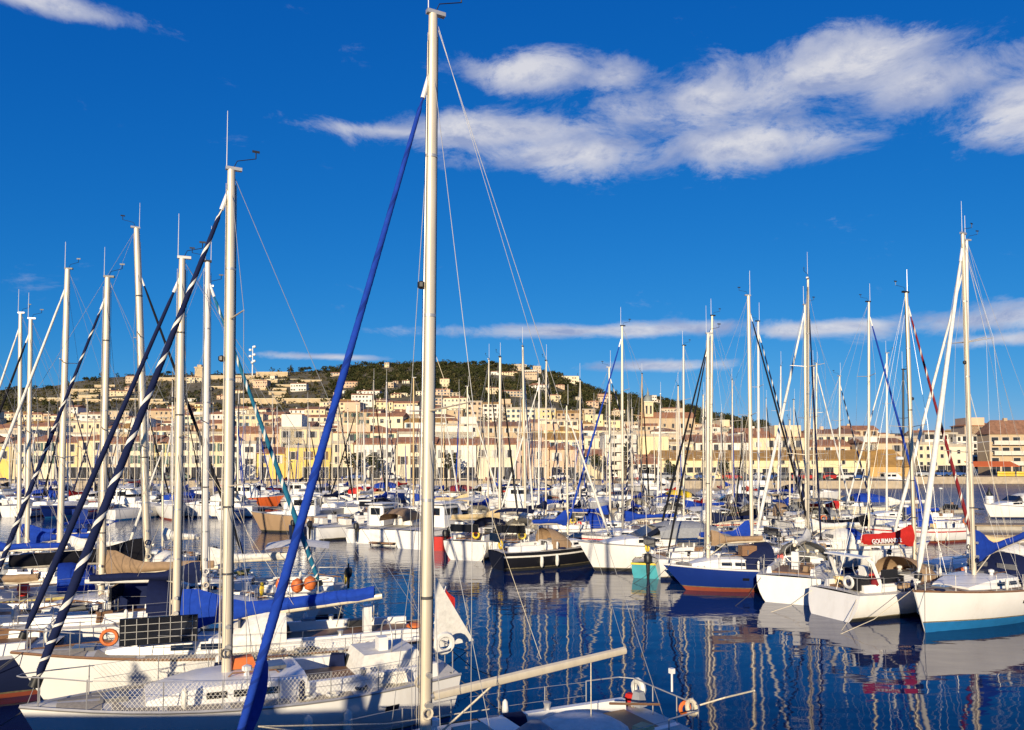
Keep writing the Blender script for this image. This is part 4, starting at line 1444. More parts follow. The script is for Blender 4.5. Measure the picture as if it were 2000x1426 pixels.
def motorboat(pos, rz, L, B=None, F=1.1, hull='white', boot='navy', stripe=None, style='cruiser', label='', group=None, lod=1, name='motorboat', canopy=None, outboard=0, seed=0, hood='navy', accent=None):
    """pos: world point of the hull's middle at the waterline."""
    rnd = random.Random(seed)
    B = B or L * .34
    root = tag(empty(name, (pos[0], pos[1], 0), rz), label, 'motorboat', group)
    H = Hull(L, B, F, stern=.92, tm=.35, bow_over=.13, stern_rake=0, bow_rise=.32, full=.28, bow_pow=2.4)
    hull_parts(H, root, M_HULL[hull], M_BOTTOM.get(boot), M_CLOTH.get(stripe) if stripe else None, M_STEEL if lod < 2 else None, lod)
    ti = lambda x: (x + L / 2) / L
    dz = lambda x: H.sheer(ti(x)) + .03

    def house(name, xs, hs, ws, m, base=None, top_in=.86, par=root):
        rr = []
        for x, h_, w_ in zip(xs, hs, ws):
            z = (dz(x) if base is None else base) - .05
            rr.append([(x, -w_, z), (x, -w_ * top_in, z + h_ * .9), (x, -w_ * top_in * .8, z + h_), (x, w_ * top_in * .8, z + h_), (x, w_ * top_in, z + h_ * .9), (x, w_, z)])
        b = MB()
        b.loft(rr)
        return b.build(name, m, par, angle=30)
    hb = B * .36
    if style == 'cruiser':
        c = house('cabin', [-.08 * L, .05 * L, .2 * L, .36 * L], [.55, .55, .42, .08], [hb, hb, hb * .9, hb * .5], M_WHITE)
        z = dz(0) + .42
        b = MB()
        b.loft([[(.16 * L, -hb * .78, z), (.16 * L, hb * .78, z), (.10 * L, hb * .86, z), (.10 * L, -hb * .86, z)], [(.02 * L, -hb * .68, z + .62), (.02 * L, hb * .68, z + .62), (-.02 * L, hb * .74, z + .62), (-.02 * L, -hb * .74, z + .62)]])
        w_ = b.build('windscreen', M_GLASS, c, smooth=False)
        b = MB()
        rr = []
        for (x, h_) in ((.03 * L, .62), (-.08 * L, .85), (-.24 * L, .82), (-.36 * L, .55)):
            rr.append([(x, hb * 1.05 * math.cos(a), z + h_ * max(0, math.sin(a)) ** .5) for a in [math.pi * k / 8 for k in range(9)]])
        b.loft(rr, closed=False, cap0=False, cap1=False)
        if hood:
            b.build('canvas_hood', M_CLOTH[hood], root)
        for sd in (1, -1):
            MB().box((.1 * L, sd * (hb * .97), dz(.1 * L) + .27), (L * .13, .03, .16)).build('window', M_GLASS, c, smooth=False)
    elif style == 'flybridge':
        c = house('cabin', [-.28 * L, -.1 * L, .14 * L, .3 * L], [1.35, 1.4, 1.35, .3], [hb * 1.05, hb * 1.1, hb, hb * .6], M_WHITE)
        z = dz(-.1 * L)
        MB().box((-.09 * L, 0, z + .88), (.40 * L, hb * 2.13, .42), taper=.97).build('window_band', M_GLASS, c, smooth=False)
        f = house('flybridge', [-.26 * L, -.1 * L, .06 * L], [.6, .62, .5], [hb, hb, hb * .7], M_WHITE, base=z + 1.36)
        MB().box((.03 * L, 0, z + 2.05), (.04, hb * 1.3, .3)).build('windscreen', M_GLASS, f, smooth=False)
        MB().tube([(-.2 * L, -hb * .8, z + 1.9), (-.22 * L, -hb * .8, z + 2.7), (-.22 * L, hb * .8, z + 2.7), (-.2 * L, hb * .8, z + 1.9)], .05, 6).build('radar_arch', M_WHITE, f)
    elif style == 'wheelhouse':
        c = house('wheelhouse', [-.16 * L, -.02 * L, .10 * L, .16 * L], [1.55, 1.6, 1.5, .9], [hb * .85, hb * .85, hb * .8, hb * .75], M_WHITE, top_in=.92)
        z = dz(0)
        for sd in (1, -1):
            for x in (-.11, .0):
                MB().box((x * L + .1, sd * hb * .815, z + 1.05), (L * .09, .05, .45)).build('window', M_GLASS, c, smooth=False)
        MB().box((-.16 * L - .01, 0, z + 1.05), (.04, hb * .9, .5)).build('aft_window', M_GLASS, c, smooth=False)
        MB().box((-.03 * L, 0, z + 1.6), (L * .34, hb * 1.75, .07)).build('roof', M_WHITE, c, smooth=False)
        house('foredeck_trunk', [.14 * L, .25 * L, .36 * L], [.3, .25, .05], [hb * .7, hb * .6, hb * .3], M_WHITE)
        if accent:
            MB().box((-.2 * L, hb * .3, z + .8), (.05, .5, .5)).build('life_ring_panel', M_CLOTH[accent], c, smooth=False)
    else:  # open boat
        MB().box((.06 * L, 0, dz(0) + .32), (.5, .6, .62)).build('console', M_WHITE, root, smooth=False)
        MB().box((.06 * L + .2, 0, dz(0) + .75), (.06, .55, .28)).build('windscreen', M_GLASS, root, smooth=False)
        MB().box((-.12 * L, 0, dz(0) + .22), (.5, B * .5, .42)).build('seat', M_CLOTH['white'], root, smooth=False)
    if lod < 2:
        b = MB()
        pts = [(H.x(t), H.half(t) - .06, H.sheer(t) + .5) for t in (.45, .6, .75, .88, .96)]
        pts += [(H.x(1) + .02, 0, H.sheer(1) + .55)] + [(p[0], -p[1], p[2]) for p in pts[::-1]]
        b.tube(pts, .016, 5)
        pr = b.build('bow_rail', M_STEEL, root)
        for t in (.45, .6, .75, .9):
            for sd in (1, -1):
                MB().tube([(H.x(t), sd * (H.half(t) - .06), H.sheer(t)), (H.x(t), sd * (H.half(t) - .06), H.sheer(t) + .5)], .013, 4).build('rail_post', M_STEEL, pr)
        for k in range(2):
            sd = 1 if k else -1
            p = Vector(H.pt(.4, F - .45, sd, .11))
            MB().lathe([(.02, .34), (.09, .26), (.105, 0), (.09, -.22), (.02, -.3)], p, 8).build('fender', M_FENDER, root)
    MB().tube([(-.05 * L, hb * .6, dz(0) + 1.0), (-.12 * L, hb * .6, dz(0) + 3.2 + rnd.uniform(0, .8))], [.018, .01], 4).build('antenna', M_WHITE, root)
    for k in range(outboard):
        y = (k - (outboard - 1) / 2) * .55
        o = MB()
        o.lathe([(.05, -.75), (.09, -.3), (.10, .1), (.20, .18), (.22, .45), (.14, .6)], (-L / 2 - .28, y, F * .9), 10)
        oo = o.build('outboard_motor', M_BLACK, root)
        MB().box((-L / 2 - .06, y, F * .95), (.4, .14, .2)).build('motor_bracket', M_RUBBER, oo, smooth=False)
    MB().box((-L / 2 - .22, 0, .22), (.5, B * .75, .08)).build('swim_platform', M_TEAK, root, smooth=False) if style in ('cruiser', 'flybridge') else None
    return root, H
# ------------------------------------------------------------------ the boats of the photograph
PI = math.pi


def sb(pxt, pyt, pxb, Y, **kw):
    """sailboat whose mast stands at depth Y, top at (pxt, pyt) and foot at column pxb"""
    t = atY(pxt, pyt, Y)
    f = atY(pxb, 1100, Y)
    return sailboat((f.x, Y, 0), t, lod=kw.pop('lod', 0), **kw)


def fix(o, p):
    o.location = p
    return o


LG = 'sailboats moored side by side in the left foreground'
# the boat right below the photographer: bare boom, blue furled genoa
r1, H1 = sb(846, 28, 832, 13.2, rz=PI + rad(28), sp_at=[.45], L=8.6, B=3.1, F=.88, J=3.35, hull='black', boot='red', toe=M_TEAK, cover=None, boom_len=4.0, goose=atY(836, 1362, 13.2), boom_rise=.18, furl='blue', furl2='blue seam', sp_len=1.4, furl_r=.071, mast_r=.105,
            frac=.93, wheel=False, sprayhood=None, spreaders=1, wire_r=.006, seed=3, stern=.8, label='foreground sailboat with tall pale mast, bare boom and bright blue furled genoa', group=LG, deck_m=M_DECK, fenders=2)
# flap of blue sailcloth and sheets at the clew of its genoa
L1 = r1
bow1 = Vector((H1.L / 2 - .12, 0, H1.sheer(1) + .06))


def local(root, p):
    rz = root.rotation_euler.z
    x, y = p[0] - root.location.x, p[1] - root.location.y
    return Vector((x * math.cos(rz) + y * math.sin(rz), -x * math.sin(rz) + y * math.cos(rz), p[2]))


top1 = local(r1, atY(846, 28, 13.2))
foot1 = local(r1, (atY(832, 1100, 13.2).x, 13.2, 1.6))
stay_hi = foot1.lerp(top1, .93)
ca, cb_ = bow1.lerp(stay_hi, .04), bow1.lerp(stay_hi, .17)
mb = MB()
for i in range(9):
    t = i / 8
    c = ca.lerp(cb_, t)
    wdt = .5 * math.sin(PI * min(1, t * 1.25) * .5 + .1) * (1 - t) ** .6 + .06
    mb.v += [tuple(c + Vector((.02, .05, 0))), tuple(c + Vector((-wdt * .8, -.10 - wdt * .3, -.03))), tuple(c + Vector((-wdt * .8, -.12 - wdt * .3, -.03))), tuple(c + Vector((.02, -.12, 0)))]
for i in range(8):
    for j in range(4):
        k = (j + 1) % 4
        mb.face((i * 4 + j, i * 4 + k, i * 4 + 4 + k, i * 4 + 4 + j))
mb.build('genoa_clew', M_CLOTH['blue'], r1)
clew = ca.lerp(cb_, .25) + Vector((-.3, -.2, 0))
for k, e in enumerate((Vector((-.5, .9, 1.35)), Vector((-.8, -1.1, 1.35)))):
    mid = clew.lerp(e, .5) - Vector((0, 0, .12))
    MB().tube([clew, mid, e], .012, 5).build('genoa_sheet', M_ROPE, r1)
# helm gear: barbecue-like white fittings, life sling, coiled ropes and stern gear
sx = -H1.L / 2
dz1 = H1.sheer(0)
MB().tube([(sx + .1, .8, dz1 + .1), (sx + .1, .8, dz1 + .7)], .02, 6).build('stern_post', M_STEEL, r1)
MB().torus((sx + .05, -.95, dz1 + .42), .15, .07, 'x', 12, 6).build('horseshoe_buoy', M_FENDER, r1)
MB().box((sx + .12, -1.12, dz1 + .16), (.2, .3, .22), .4, taper=.6).build('red_life_sling', M_CLOTH['red'], r1)
MB().box((sx + .2, -.75, dz1 + .28), (.24, .26, .3), .2, taper=.6).build('sail_bag', M_CLOTH['grey'], r1)
MB().torus((sx + .12, .8, dz1 + .52), .13, .045, 'x', 14, 6).build('coiled_rope', M_ROPE, r1)
MB().torus((sx + .14, .62, dz1 + .46), .11, .04, 'y', 14, 6).build('coiled_rope', M_ORANGE, r1)
MB().tube([(sx + .02, .1, dz1 + .62), (sx + .02, .1, dz1 + 1.0)], .022, 6).build('stern_light_pole', M_WHITE, r1)
MB().box((sx + .02, .1, dz1 + 1.03), (.09, .1, .1)).build('stern_light', M_WHITE, r1, smooth=False)
MB().lathe([(.95, 0), (.9, .14), (.65, .28), (.25, .34)], (sx + 2.1, 0, dz1 + .05), 20).build('cockpit_tent', M_CLOTH['white'], r1)
MB().lathe([(.55, 0), (.5, .2), (.1, .5)], (sx + 3.4, .5, dz1 + .2), 8).build('folded_cover', M_CLOTH['grey'], r1)
mid = Vector((sx - .35, 1.2, dz1 + .75))
MB().tube([(sx + .1, 1.0, dz1 + .62), tuple(mid), (sx - .3, 2.0, dz1 + 1.1)], .018, 5).build('mooring_rope', M_ROPE, r1)

# second boat: white hull along the lower left, black and white striped roll
r2, H2 = sb(452, 332, 446, 16.7, rz=PI + rad(27), ports=(.2,), L=8.8, B=3.1, F=1.10, J=3.75, hull='white', boot='blue', toe=M_STEEL, cover=None, has_boom=False, furl='navy', furl2='white', furl_r=.083, mast_r=.105, frac=.97, sprayhood=None,
            spreaders=2, sp_at=[.37, .70], netting=True, wire_r=.006, seed=5, cabin_h=.40, label='white sailboat with netted rails and navy-white striped furled headsail at lower left', group=LG, fenders=4, stern=.62, wheel=True)
z2 = H2.sheer(.1)
# small triangular riding sail at its stern, horseshoe buoy, orange bag, flag
mb = MB()
sxx = -H2.L / 2
mb.v = [(sxx + .25, .02, z2 + 2.15), (sxx + .3, .02, z2 + .45), (sxx - .8, -.10, z2 + .5), (sxx + .25, -.02, z2 + 2.15), (sxx + .3, -.02, z2 + .45), (sxx - .8, -.14, z2 + .5)]
for f in ((0, 1, 2), (5, 4, 3), (0, 3, 4, 1), (1, 4, 5, 2), (2, 5, 3, 0)):
    mb.face(f)
mb.build('riding_sail', M_CLOTH['white'], r2, smooth=False)
MB().torus((sxx + .35, .8, z2 + .75), .2, .07, 'y', 14, 6).build('horseshoe_buoy', M_FENDER, r2)
MB().box((.3, -.2, z2 + .62), (.55, .4, .22), taper=.7).build('orange_bag', M_ORANGE, r2)
MB().lathe([(.12, -.05), (.2, 0), (.2, .04), (.12, .09)], (sxx + .45, -1.0, z2 + .8), 12).build('orange_light', M_ORANGE, r2)
MB().box((-2.9, -.2, z2 + .33), (1.6, 1.5, .5), taper=.8).build('cockpit_cover', M_CLOTH['white'], r2)
# third boat: big blue mainsail cover
r3, H3 = sb(356, 505, 346, 20.3, rz=PI + rad(20), L=10.6, B=3.3, F=1.12, J=3.7, hull='white', boot='red', toe=M_TEAK, cover='blue', boom_len=5.2, boom_ang=rad(-17), goose=atY(348, 1222, 20.3), boom_rise=.55, cover_h=(.85, .28), furl='navy', furl_r=.075,
            mast_r=.10, frac=.96, sprayhood='white', spreaders=1, seed=6, label='white sailboat with bright blue mainsail cover and navy furled headsail', group=LG, fenders=2, wheel=True, flag=True)
zz3 = H3.sheer(.7)
so = empty('solar_panel', (0, 0, 0))
bpy.data.objects.remove(so)
pan = MB().box((1.9, 1.25, zz3 + .72), (1.75, .05, .66)).build('solar_panel', M_GLASS, r3, smooth=False)
for k in range(7):
    MB().box((1.9 - .75 + k * .25, 1.28, zz3 + .72), (.012, .012, .62)).build('cell_line', M_STEEL, pan, smooth=False)
for k in range(3):
    MB().box((1.9, 1.28, zz3 + .55 + k * .17), (1.7, .012, .012)).build('cell_line', M_STEEL, pan, smooth=False)
MB().torus((3.0, 1.2, zz3 + .62), .17, .045, 'y', 16, 6).build('life_ring', M_ORANGE, r3)
# fourth: bow to the right, teal and white roll
r4, H4 = sb(406, 512, 401, 25.8, rz=rad(21), L=9.4, F=1.05, J=4.0, hull='white', boot='navy', cover='navy', furl='teal', furl2='white', furl_r=.085, mast_m=M_MASTW, mast_r=.10, frac=.95, goose=atY(402, 1130, 25.8), sprayhood='navy',
            label='sailboat with speckled white mast and teal-white striped furled headsail', group=LG, seed=7)
for (x, y, z, m_) in ((3.2, .35, .5, M_ORANGE), (3.7, .2, .45, M_ORANGE), (4.1, -.1, .55, M_ORANGE)):
    MB().lathe([(.02, .26), (.17, .18), (.23, 0), (.17, -.18), (.02, -.26)], (x, y, H4.sheer(.9) + z), 10).build('orange_buoy', m_, r4)
# fifth: tall mast, black cover, pale yellow hull
r5, H5 = sb(267, 446, 289, 30.3, rz=rad(30), L=11.5, F=1.25, J=3.9, hull='yellow', boot='black', stripe='black', cover='black', boom_len=4.6, boom_ang=rad(12), goose=atY(289, 1093, 30.3), cover_h=(.75, .45), furl='black', furl_r=.07, mast_r=.13,
            frac=.88, sprayhood='blue', spreaders=2, label='tall-masted pale yellow sailboat with long black sail cover', group=LG, seed=8, fenders=4)
for (x, y, m_) in ((-4.6, -1.2, M_REDP), (-3.4, -1.35, M_REDP), (-2.2, -1.5, M_REDP)):
    MB().lathe([(.02, .3), (.16, .2), (.2, 0), (.12, -.25), (.02, -.3)], (x, y, H5.sheer(.2) + .35), 10).build('red_buoy', m_, r5)
# sixth: tan cover
r6, H6 = sb(210, 542, 199, 26.5, rz=PI + rad(10), L=9.0, F=1.0, J=3.7, hull='white', boot='red', toe=M_TEAK, cover='tan', boom_len=3.6, boom_ang=rad(4), goose=atY(201, 1122, 26.5), cover_h=(.75, .26), furl='navy', furl2='white', furl_r=.075, mast_r=.11,
            frac=.95, sprayhood='navy', label='white sailboat with tan sail cover beside the black-covered boom', group=LG, seed=9)
# seventh and eighth at the left edge
r7, H7 = sb(132, 526, 116, 34, rz=PI + rad(6), L=10.5, J=4.3, hull='white', boot='navy', cover='white', furl='white', furl_r=.08, mast_r=.14, frac=.95, lod=1, sprayhood='blue', label='white sailboat with thick white mast and white furled headsail near left edge', group=LG, seed=10, spreaders=2)
for k in range(5):
    MB().lathe([(.75, 0), (.8, .25), (.55, .6), (.15, .75)], (-3.5 + k * 1.5, (-.4, .5, -.2, .3, -.5)[k], H7.sheer(.5) + .1), 9).build('tarp_bundle', M_CLOTH[('white', 'white', 'blue', 'white', 'grey')[k]], r7)
sb(40, 612, 36, 40, rz=PI + rad(4), L=9.5, hull='white', cover='blue', furl='white', lod=1, mast_r=.11, label='sailboat with second mast from the left edge and white headsail roll', group=LG, seed=12)
sb(60, 623, 52, 37, rz=PI + rad(14), L=9.0, hull='white', cover='blue', furl='black', lod=1, mast_r=.11, label='sailboat at the left edge with black headsail roll and blue cover', group=LG, seed=13)
sb(406, 560, 398, 29.6, rz=PI + rad(12), L=9.0, hull='white', cover='white', furl='navy', furl2='white', lod=1, mast_r=.085, label='white sailboat moored just behind the speckled mast', group=LG, seed=14, frac=.8, no_furl=True)
sb(318, 866, 317, 41, rz=rad(160), L=6.5, F=.8, hull='white', cover='white', furl='white', lod=1, mast_r=.06, label='small white sailboat with short mast in the left channel', group=LG, seed=15)
sb(-40, 640, -44, 33, rz=PI + rad(10), L=9.5, hull='white', cover='blue', furl='black', lod=1, label='white sailboat cut by the left edge with black headsail roll', group=LG, seed=16)
r9, _ = sb(-150, 560, -160, 24, rz=PI + rad(12), L=9.5, hull='white', cover='tan', furl='white', lod=1, label='white sailboat whose stern alone enters at the left edge', group=LG, seed=17)
# added boat; its dark hull stands in for shaded water at lower left
sb(-330, 700, -335, 19.5, rz=PI + rad(20), L=9.5, J=4.4, hull='navy', boot='red', cover='white', furl='white', lod=1, label='navy sailboat entering at the lower left edge', group=LG, seed=18)

# ---- right group
RG = 'sailboats moored stern and bow to the right'
R1, HR1 = sb(1880, 457, 1902, 29.3, rz=PI + rad(33), boot_h=.32, L=11.0, B=3.5, F=1.25, J=4.1, hull='white', boot='blue', toe=M_TEAK, cover='blue', boom_len=4.4, goose=atY(1902, 1092, 29.3), boom_rise=.5, cover_h=(1.0, .22), furl='white', furl_r=.10, mast_r=.10,
              frac=.97, spreaders=2, radar=False, sprayhood='navy', teak_deck=True, stern=.7, bow_over=.07, label='white sailboat with light blue waterline and blue sail cover at right edge', group=RG, seed=21, fenders=2, bow_rise=.22)
R2, HR2 = sb(1770, 572, 1787, 31.8, rz=rad(24), L=8.7, B=3.1, F=1.0, J=4.2, hull='white', boot='black', cover='red', boom_len=2.9, goose=atY(1789, 1060, 31.8), boom_rise=-.02, cover_h=(.62, .40), furl='darkred', furl2='white', furl_r=.07, mast_r=.095,
              frac=.97, sprayhood='tan', wheel=True, stern=.8, stern_rake=-.04, label='white sailboat with lettered red sail cover and open stern', group=RG, seed=22, fenders=2)
# lettering on the red cover
fc = bpy.data.curves.new('lettering', 'FONT')
fc.body = 'GOURMAND 2'
fc.size = .27
fc.extrude = .004
fc.offset = .006
fo = bpy.data.objects.new('lettering', fc)
COL.objects.link(fo)
bpy.context.view_layer.update()
me = bpy.data.meshes.new_from_object(fo.evaluated_get(bpy.context.evaluated_depsgraph_get()))
bpy.data.objects.remove(fo)
me.materials.clear()
me.materials.append(M_WHITE)
g2 = local(R2, atY(1789, 1060, 31.8))
lt = link('lettering', me, R2)
lt.rotation_euler = (rad(78), 0, 0)
lt.location = (g2.x - 2.72, g2.y - .21, g2.z + .10)
lt.scale = (.92, .92, 1)
zr = HR2.sheer(0)
xs2 = -HR2.L / 2
# targa arch, black dodger panel, barbecue bags, orange buoy and red gear on its stern
for sd in (1, -1):
    MB().tube([(xs2 + 1.4, sd * 1.05, zr + .1), (xs2 + .9, sd * 1.0, zr + 1.15), (xs2 + .8, sd * .85, zr + 1.3)], [.07, .08, .06], 6).build('arch_leg', M_WHITE, R2)
MB().box((xs2 + .75, 0, zr + 1.34), (.5, 1.9, .06)).build('arch_top', M_WHITE, R2, smooth=False)
MB().box((xs2 + 1.7, -1.1, zr + .62), (.85, .05, .5)).build('side_screen', M_BLACK, R2, smooth=False)
MB().box((xs2 + .7, -.6, zr + .35), (.5, .5, .5)).build('cockpit_locker', M_BLACK, R2, smooth=False)
MB().lathe([(.02, .3), (.22, .22), (.28, 0), (.2, -.24), (.02, -.3)], (xs2 + 5.6, -1.25, HR2.sheer(.6) + .4), 12).build('orange_buoy', M_ORANGE, R2)
MB().lathe([(.02, .3), (.12, .22), (.15, 0), (.11, -.24), (.02, -.3)], (xs2 + 1.2, -.85, zr + .3), 12).build('red_fender', M_CLOTH['darkred'], R2)
R3, _ = sb(1578, 545, 1578, 37, rz=rad(60), L=9.4, B=3.1, F=1.12, J=4.4, hull='white', boot='black', cover='white', furl='navy', furl_r=.05, mast_r=.085, frac=.96, sprayhood='grey', stern=.84, stern_rake=0.0, spreaders=2,
           label='white sailboat showing its broad flat stern beside the blue hull', group=RG, seed=23, wheel=True)
sb(1572, 596, 1576, 43, rz=PI + rad(14), L=9.4, hull='white', J=3.4, cover='white', furl='white', furl_r=.09, lod=1, mast_r=.085, frac=.98, sprayhood='white', label='sailboat with thick white headsail roll behind the broad white stern', group=RG, seed=24)
R4, HR4 = sb(1383, 652, 1383, 36.2, rz=PI + rad(6), boot_h=.16, L=8.2, B=2.8, F=.95, J=2.15, hull='blue', boot='red', toe=M_WHITE, cover='tan', boom_len=2.6, furl='black', furl_r=.05, mast_r=.09, bow_over=.17, sprayhood='navy', cabin_h=.5,
              label='blue sailboat with white rail, red waterline and long bow', group=RG, seed=25)
MB().box((.2, .4, HR4.sheer(.5) + .85), (.7, .5, .45)).build('wooden_box', M_TEAK, R4, smooth=False)
sb(1391, 617, 1388, 48, rz=rad(200), L=9.5, hull='white', cover='navy', furl='black', furl_r=.07, lod=1, mast_r=.09, label='sailboat with navy cover and black headsail roll behind the blue hull', group=RG, seed=26)
sb(1462, 578, 1469, 41, rz=rad(12), L=9.6, hull='white', cover='blue', boom_len=3.0, boom_ang=rad(3), goose=atY(1470, 1050, 41), cover_h=(.85, .26), furl='black', furl_r=.06, mast_m=M_ALU, mast_r=.11, sprayhood='grey', label='sailboat with upswept bright blue sail cover behind the blue hull', group=RG, seed=27, lod=1)
# teal workboat
tb_, HT = motorboat(onZ(1275, 1128, 0) + Vector((.5, 2.0, 0)), rad(72), 5.0, 1.9, .78, hull='teal', boot='red', style='open', outboard=1, label='small teal fishing boat with yellow rail and outboard motor', seed=1)
for sd in (1, -1):
    MB().tube([(HT.x(t), sd * (HT.half(t) + .012), HT.sheer(t) - .05) for t in (0, .2, .4, .6, .8, .95, 1)], .05, 5).build('yellow_rail', M_YELP, tb_)
MB().box((HT.x(0) - .03, 0, HT.sheer(0) - .05), (.07, HT.half(0) * 2, .09)).build('yellow_rail', M_YELP, tb_, smooth=False)
# cruiser, navy sailboat and the white sterns along the channel
motorboat(onZ(1150, 1117, 0) + Vector((3.9, 1.3, 0)), PI + rad(14), 9.2, 3.1, 1.25, hull='white', boot='black', style='cruiser', hood='grey', label='white motor cruiser with grey canvas hood pointing its bow at the channel', seed=2)
sb(1107, 792, 1109, 44.5, rz=rad(28), L=7.8, F=1.0, hull='black', boot='black', stripe='white', cover='blue', boom_len=2.3, goose=atY(1110, 1022, 44.5), cover_h=(.7, .2), furl='white', lod=1, mast_r=.06, sprayhood='tan', label='black sailboat with white stripe and blue sail cover', group=RG, seed=28)
sb(1021, 677, 1027, 51, rz=rad(80), L=9.5, F=1.15, hull='white', boot='black', cover='white', furl='white', lod=1, mast_r=.10, sprayhood='white', label='white sailboat stern-to with the taller mast beside the cream-covered boom', group=RG, seed=29, stern=.85)
sb(977, 698, 976, 51.5, rz=rad(70), L=9.8, F=1.15, hull='white', boot='black', cover='cream', boom_len=3.6, boom_ang=rad(-40), goose=atY(977, 1013, 51.5), cover_h=(.55, .28), furl='black', lod=1, mast_r=.125, sprayhood='navy', label='white sailboat stern-to with cream sail cover', group=RG, seed=30, stern=.85)
motorboat(onZ(825, 1071, 0) + Vector((1.2, 3.0, 0)), rad(62), 8.0, 2.9, 1.2, hull='white', boot='red', style='wheelhouse', accent='red', label='white motorboat with wheelhouse and red waterline right of the blue roll', seed=3)
motorboat(onZ(862, 1076, 0) + Vector((.9, 3.2, 0)), rad(80), 6.5, 2.2, .9, hull='red', boot='red', style='open', label='red-hulled open boat half hidden behind the foreground mast', seed=4, outboard=1)
motorboat(onZ(762, 1065, 0) + Vector((.8, 3.0, 0)), rad(70), 7.0, 2.5, 1.1, hull='white', boot='black', style='cruiser', hood='tan', label='white cabin boat with wooden rubbing strake and tan hood', seed=5)
motorboat(onZ(712, 1061, 0) + Vector((.8, 3.0, 0)), rad(68), 6.6, 2.4, 1.0, hull='white', boot='navy', style='wheelhouse', label='small white wheelhouse boat with navy waterline', seed=6, outboard=1)
motorboat(onZ(655, 1055, 0) + Vector((1.0, 2.0, 0)), rad(40), 6.8, 2.4, .95, hull='white', boot='black', style='open', label='white open motorboat with outboard at the channel bend', seed=7, outboard=1)
motorboat(onZ(610, 1050, 0) + Vector((.5, 3.0, 0)), rad(50), 6.0, 2.2, .8, hull='navy', boot='navy', style='open', label='navy open boat at the left end of the channel row', seed=8, outboard=1)
tn = onZ(490, 1040, 0)
motorboat((tn.x + 4.0, tn.y + .5, 0), PI + rad(3), 8.2, 2.6, 1.3, hull='tan', boot='black', style='wheelhouse', label='tan-hulled workboat across the channel behind the blue roll', seed=9)

# more boats with masts that can be picked out one by one
MIDS = [(1067, 705, 60), (1053, 738, 66), (1133, 742, 62), (1190, 718, 57), (1215, 637, 51), (1254, 730, 74), (1335, 675, 60), (1481, 628, 52), (1525, 715, 72), (1595, 710, 70), (1697, 590, 47), (1732, 690, 66),
        (1888, 470, 36), (913, 755, 72), (955, 702, 66), (863, 765, 78), (808, 738, 72), (755, 745, 76), (730, 742, 82), (697, 790, 84), (660, 770, 78), (1640, 735, 62), (1430, 742, 68), (1290, 770, 78), (1160, 790, 84), (1020, 780, 88)]
mr_ = random.Random(17)
FURLS = [('white', None), ('black', None), ('navy', None), ('blue', None), ('white', None), ('black', None), ('navy', 'white'), (None, None)]
COVERS = ['blue', 'blue', 'blue', 'white', 'navy', 'cream', 'grey', 'red', 'black', 'tan', 'blue']
HULLS = ['white'] * 9 + ['cream', 'navy', 'white', 'blue', 'grey']
SPOTS = []
for (px, py, Y) in MIDS:
    f = mr_.choice(FURLS)
    SPOTS.append(dict(px=px, py=py, Y=Y, furl=f, cover=mr_.choice(COVERS), hull=mr_.choice(HULLS), rz=mr_.choice((rad(15), PI + rad(15), rad(70), rad(250))) + mr_.uniform(-.2, .2), row=0))
SPOTS.append(dict(px=1764, py=722, Y=56, furl=(None, None), cover='blue', hull='white', rz=rad(195), row=0, black=True))
# rows behind: regular berths with uneven masts
for row, (Y, a, b, step) in enumerate(((64, 1230, 1640, 74), (80, -60, 470, 52), (92, -60, 1560, 46), (106, -80, 1500, 44), (120, -80, 1350, 42), (134, -60, 1250, 40))):
    px = a
    while px < b:
        if mr_.random() < .8:
            h = mr_.uniform(9.0, 14.5) * (1 if mr_.random() < .8 else .8)
            Yj = Y + mr_.uniform(-3, 3)
            py = HORIZON - (h - CAM_H) / Yj * F_PX
            SPOTS.append(dict(px=px + mr_.uniform(-9, 9), py=py, Y=Yj, furl=mr_.choice(FURLS), cover=mr_.choice(COVERS), hull=mr_.choice(HULLS), rz=rad(90 if mr_.random() < .5 else -90) + mr_.uniform(-.5, .5), row=row + 1))
        px += step * mr_.uniform(.75, 1.25)
ROWN = ['middle berths', 'open-water row', 'left channel row', 'first far row', 'second far row', 'third far row', 'last row before quay']
cnt = {}
for i, s in enumerate(sorted(SPOTS, key=lambda s: (s['row'], s['px']))):
    k = cnt.get(s['row'], 0)
    cnt[s['row']] = k + 1
    f1, f2 = s['furl']
    Y = s['Y']
    far = Y > 76
    hgt = 6.2 + (HORIZON - s['py']) / F_PX * Y
    L = min(11.5, max(6.5, hgt * .68))
    s['rz'] += 0
    sb(s['px'], s['py'], s['px'] + (s['px'] - 1000) * .004 + mr_.uniform(-2, 2), Y, rz=s['rz'], L=L, F=mr_.uniform(.95, 1.2), hull=s['hull'], boot=mr_.choice(['navy', 'red', 'black', 'blue']), stripe=mr_.choice([None, 'navy', 'blue', 'red', None]), cover=s['cover'], furl=f1, furl2=f2 if not far else None,
       furl_r=.085 if far else .075, lod=2 if far else 1, mast_r=.075 if far else .085, spreaders=1 if hgt < 12.5 else 2, wire_r=.010 if far else .008, sprayhood=mr_.choice(['blue', 'white', 'grey', 'navy', 'tan', None]),
       mast_m=M_MASTD if s.get('black') else mr_.choice([M_ALU, M_ALU, M_MASTW, M_MASTG if mr_.random() < .25 else M_ALU]), seed=100 + i, group='sailboats in the berths beyond the channel', has_boom=True, no_furl=f1 is None, radar=bool(s.get('black')),
       label='%s sailboat with %s cover, %s from left in the %s' % (s['hull'], s['cover'], ordinal(k), ROWN[s['row']]))
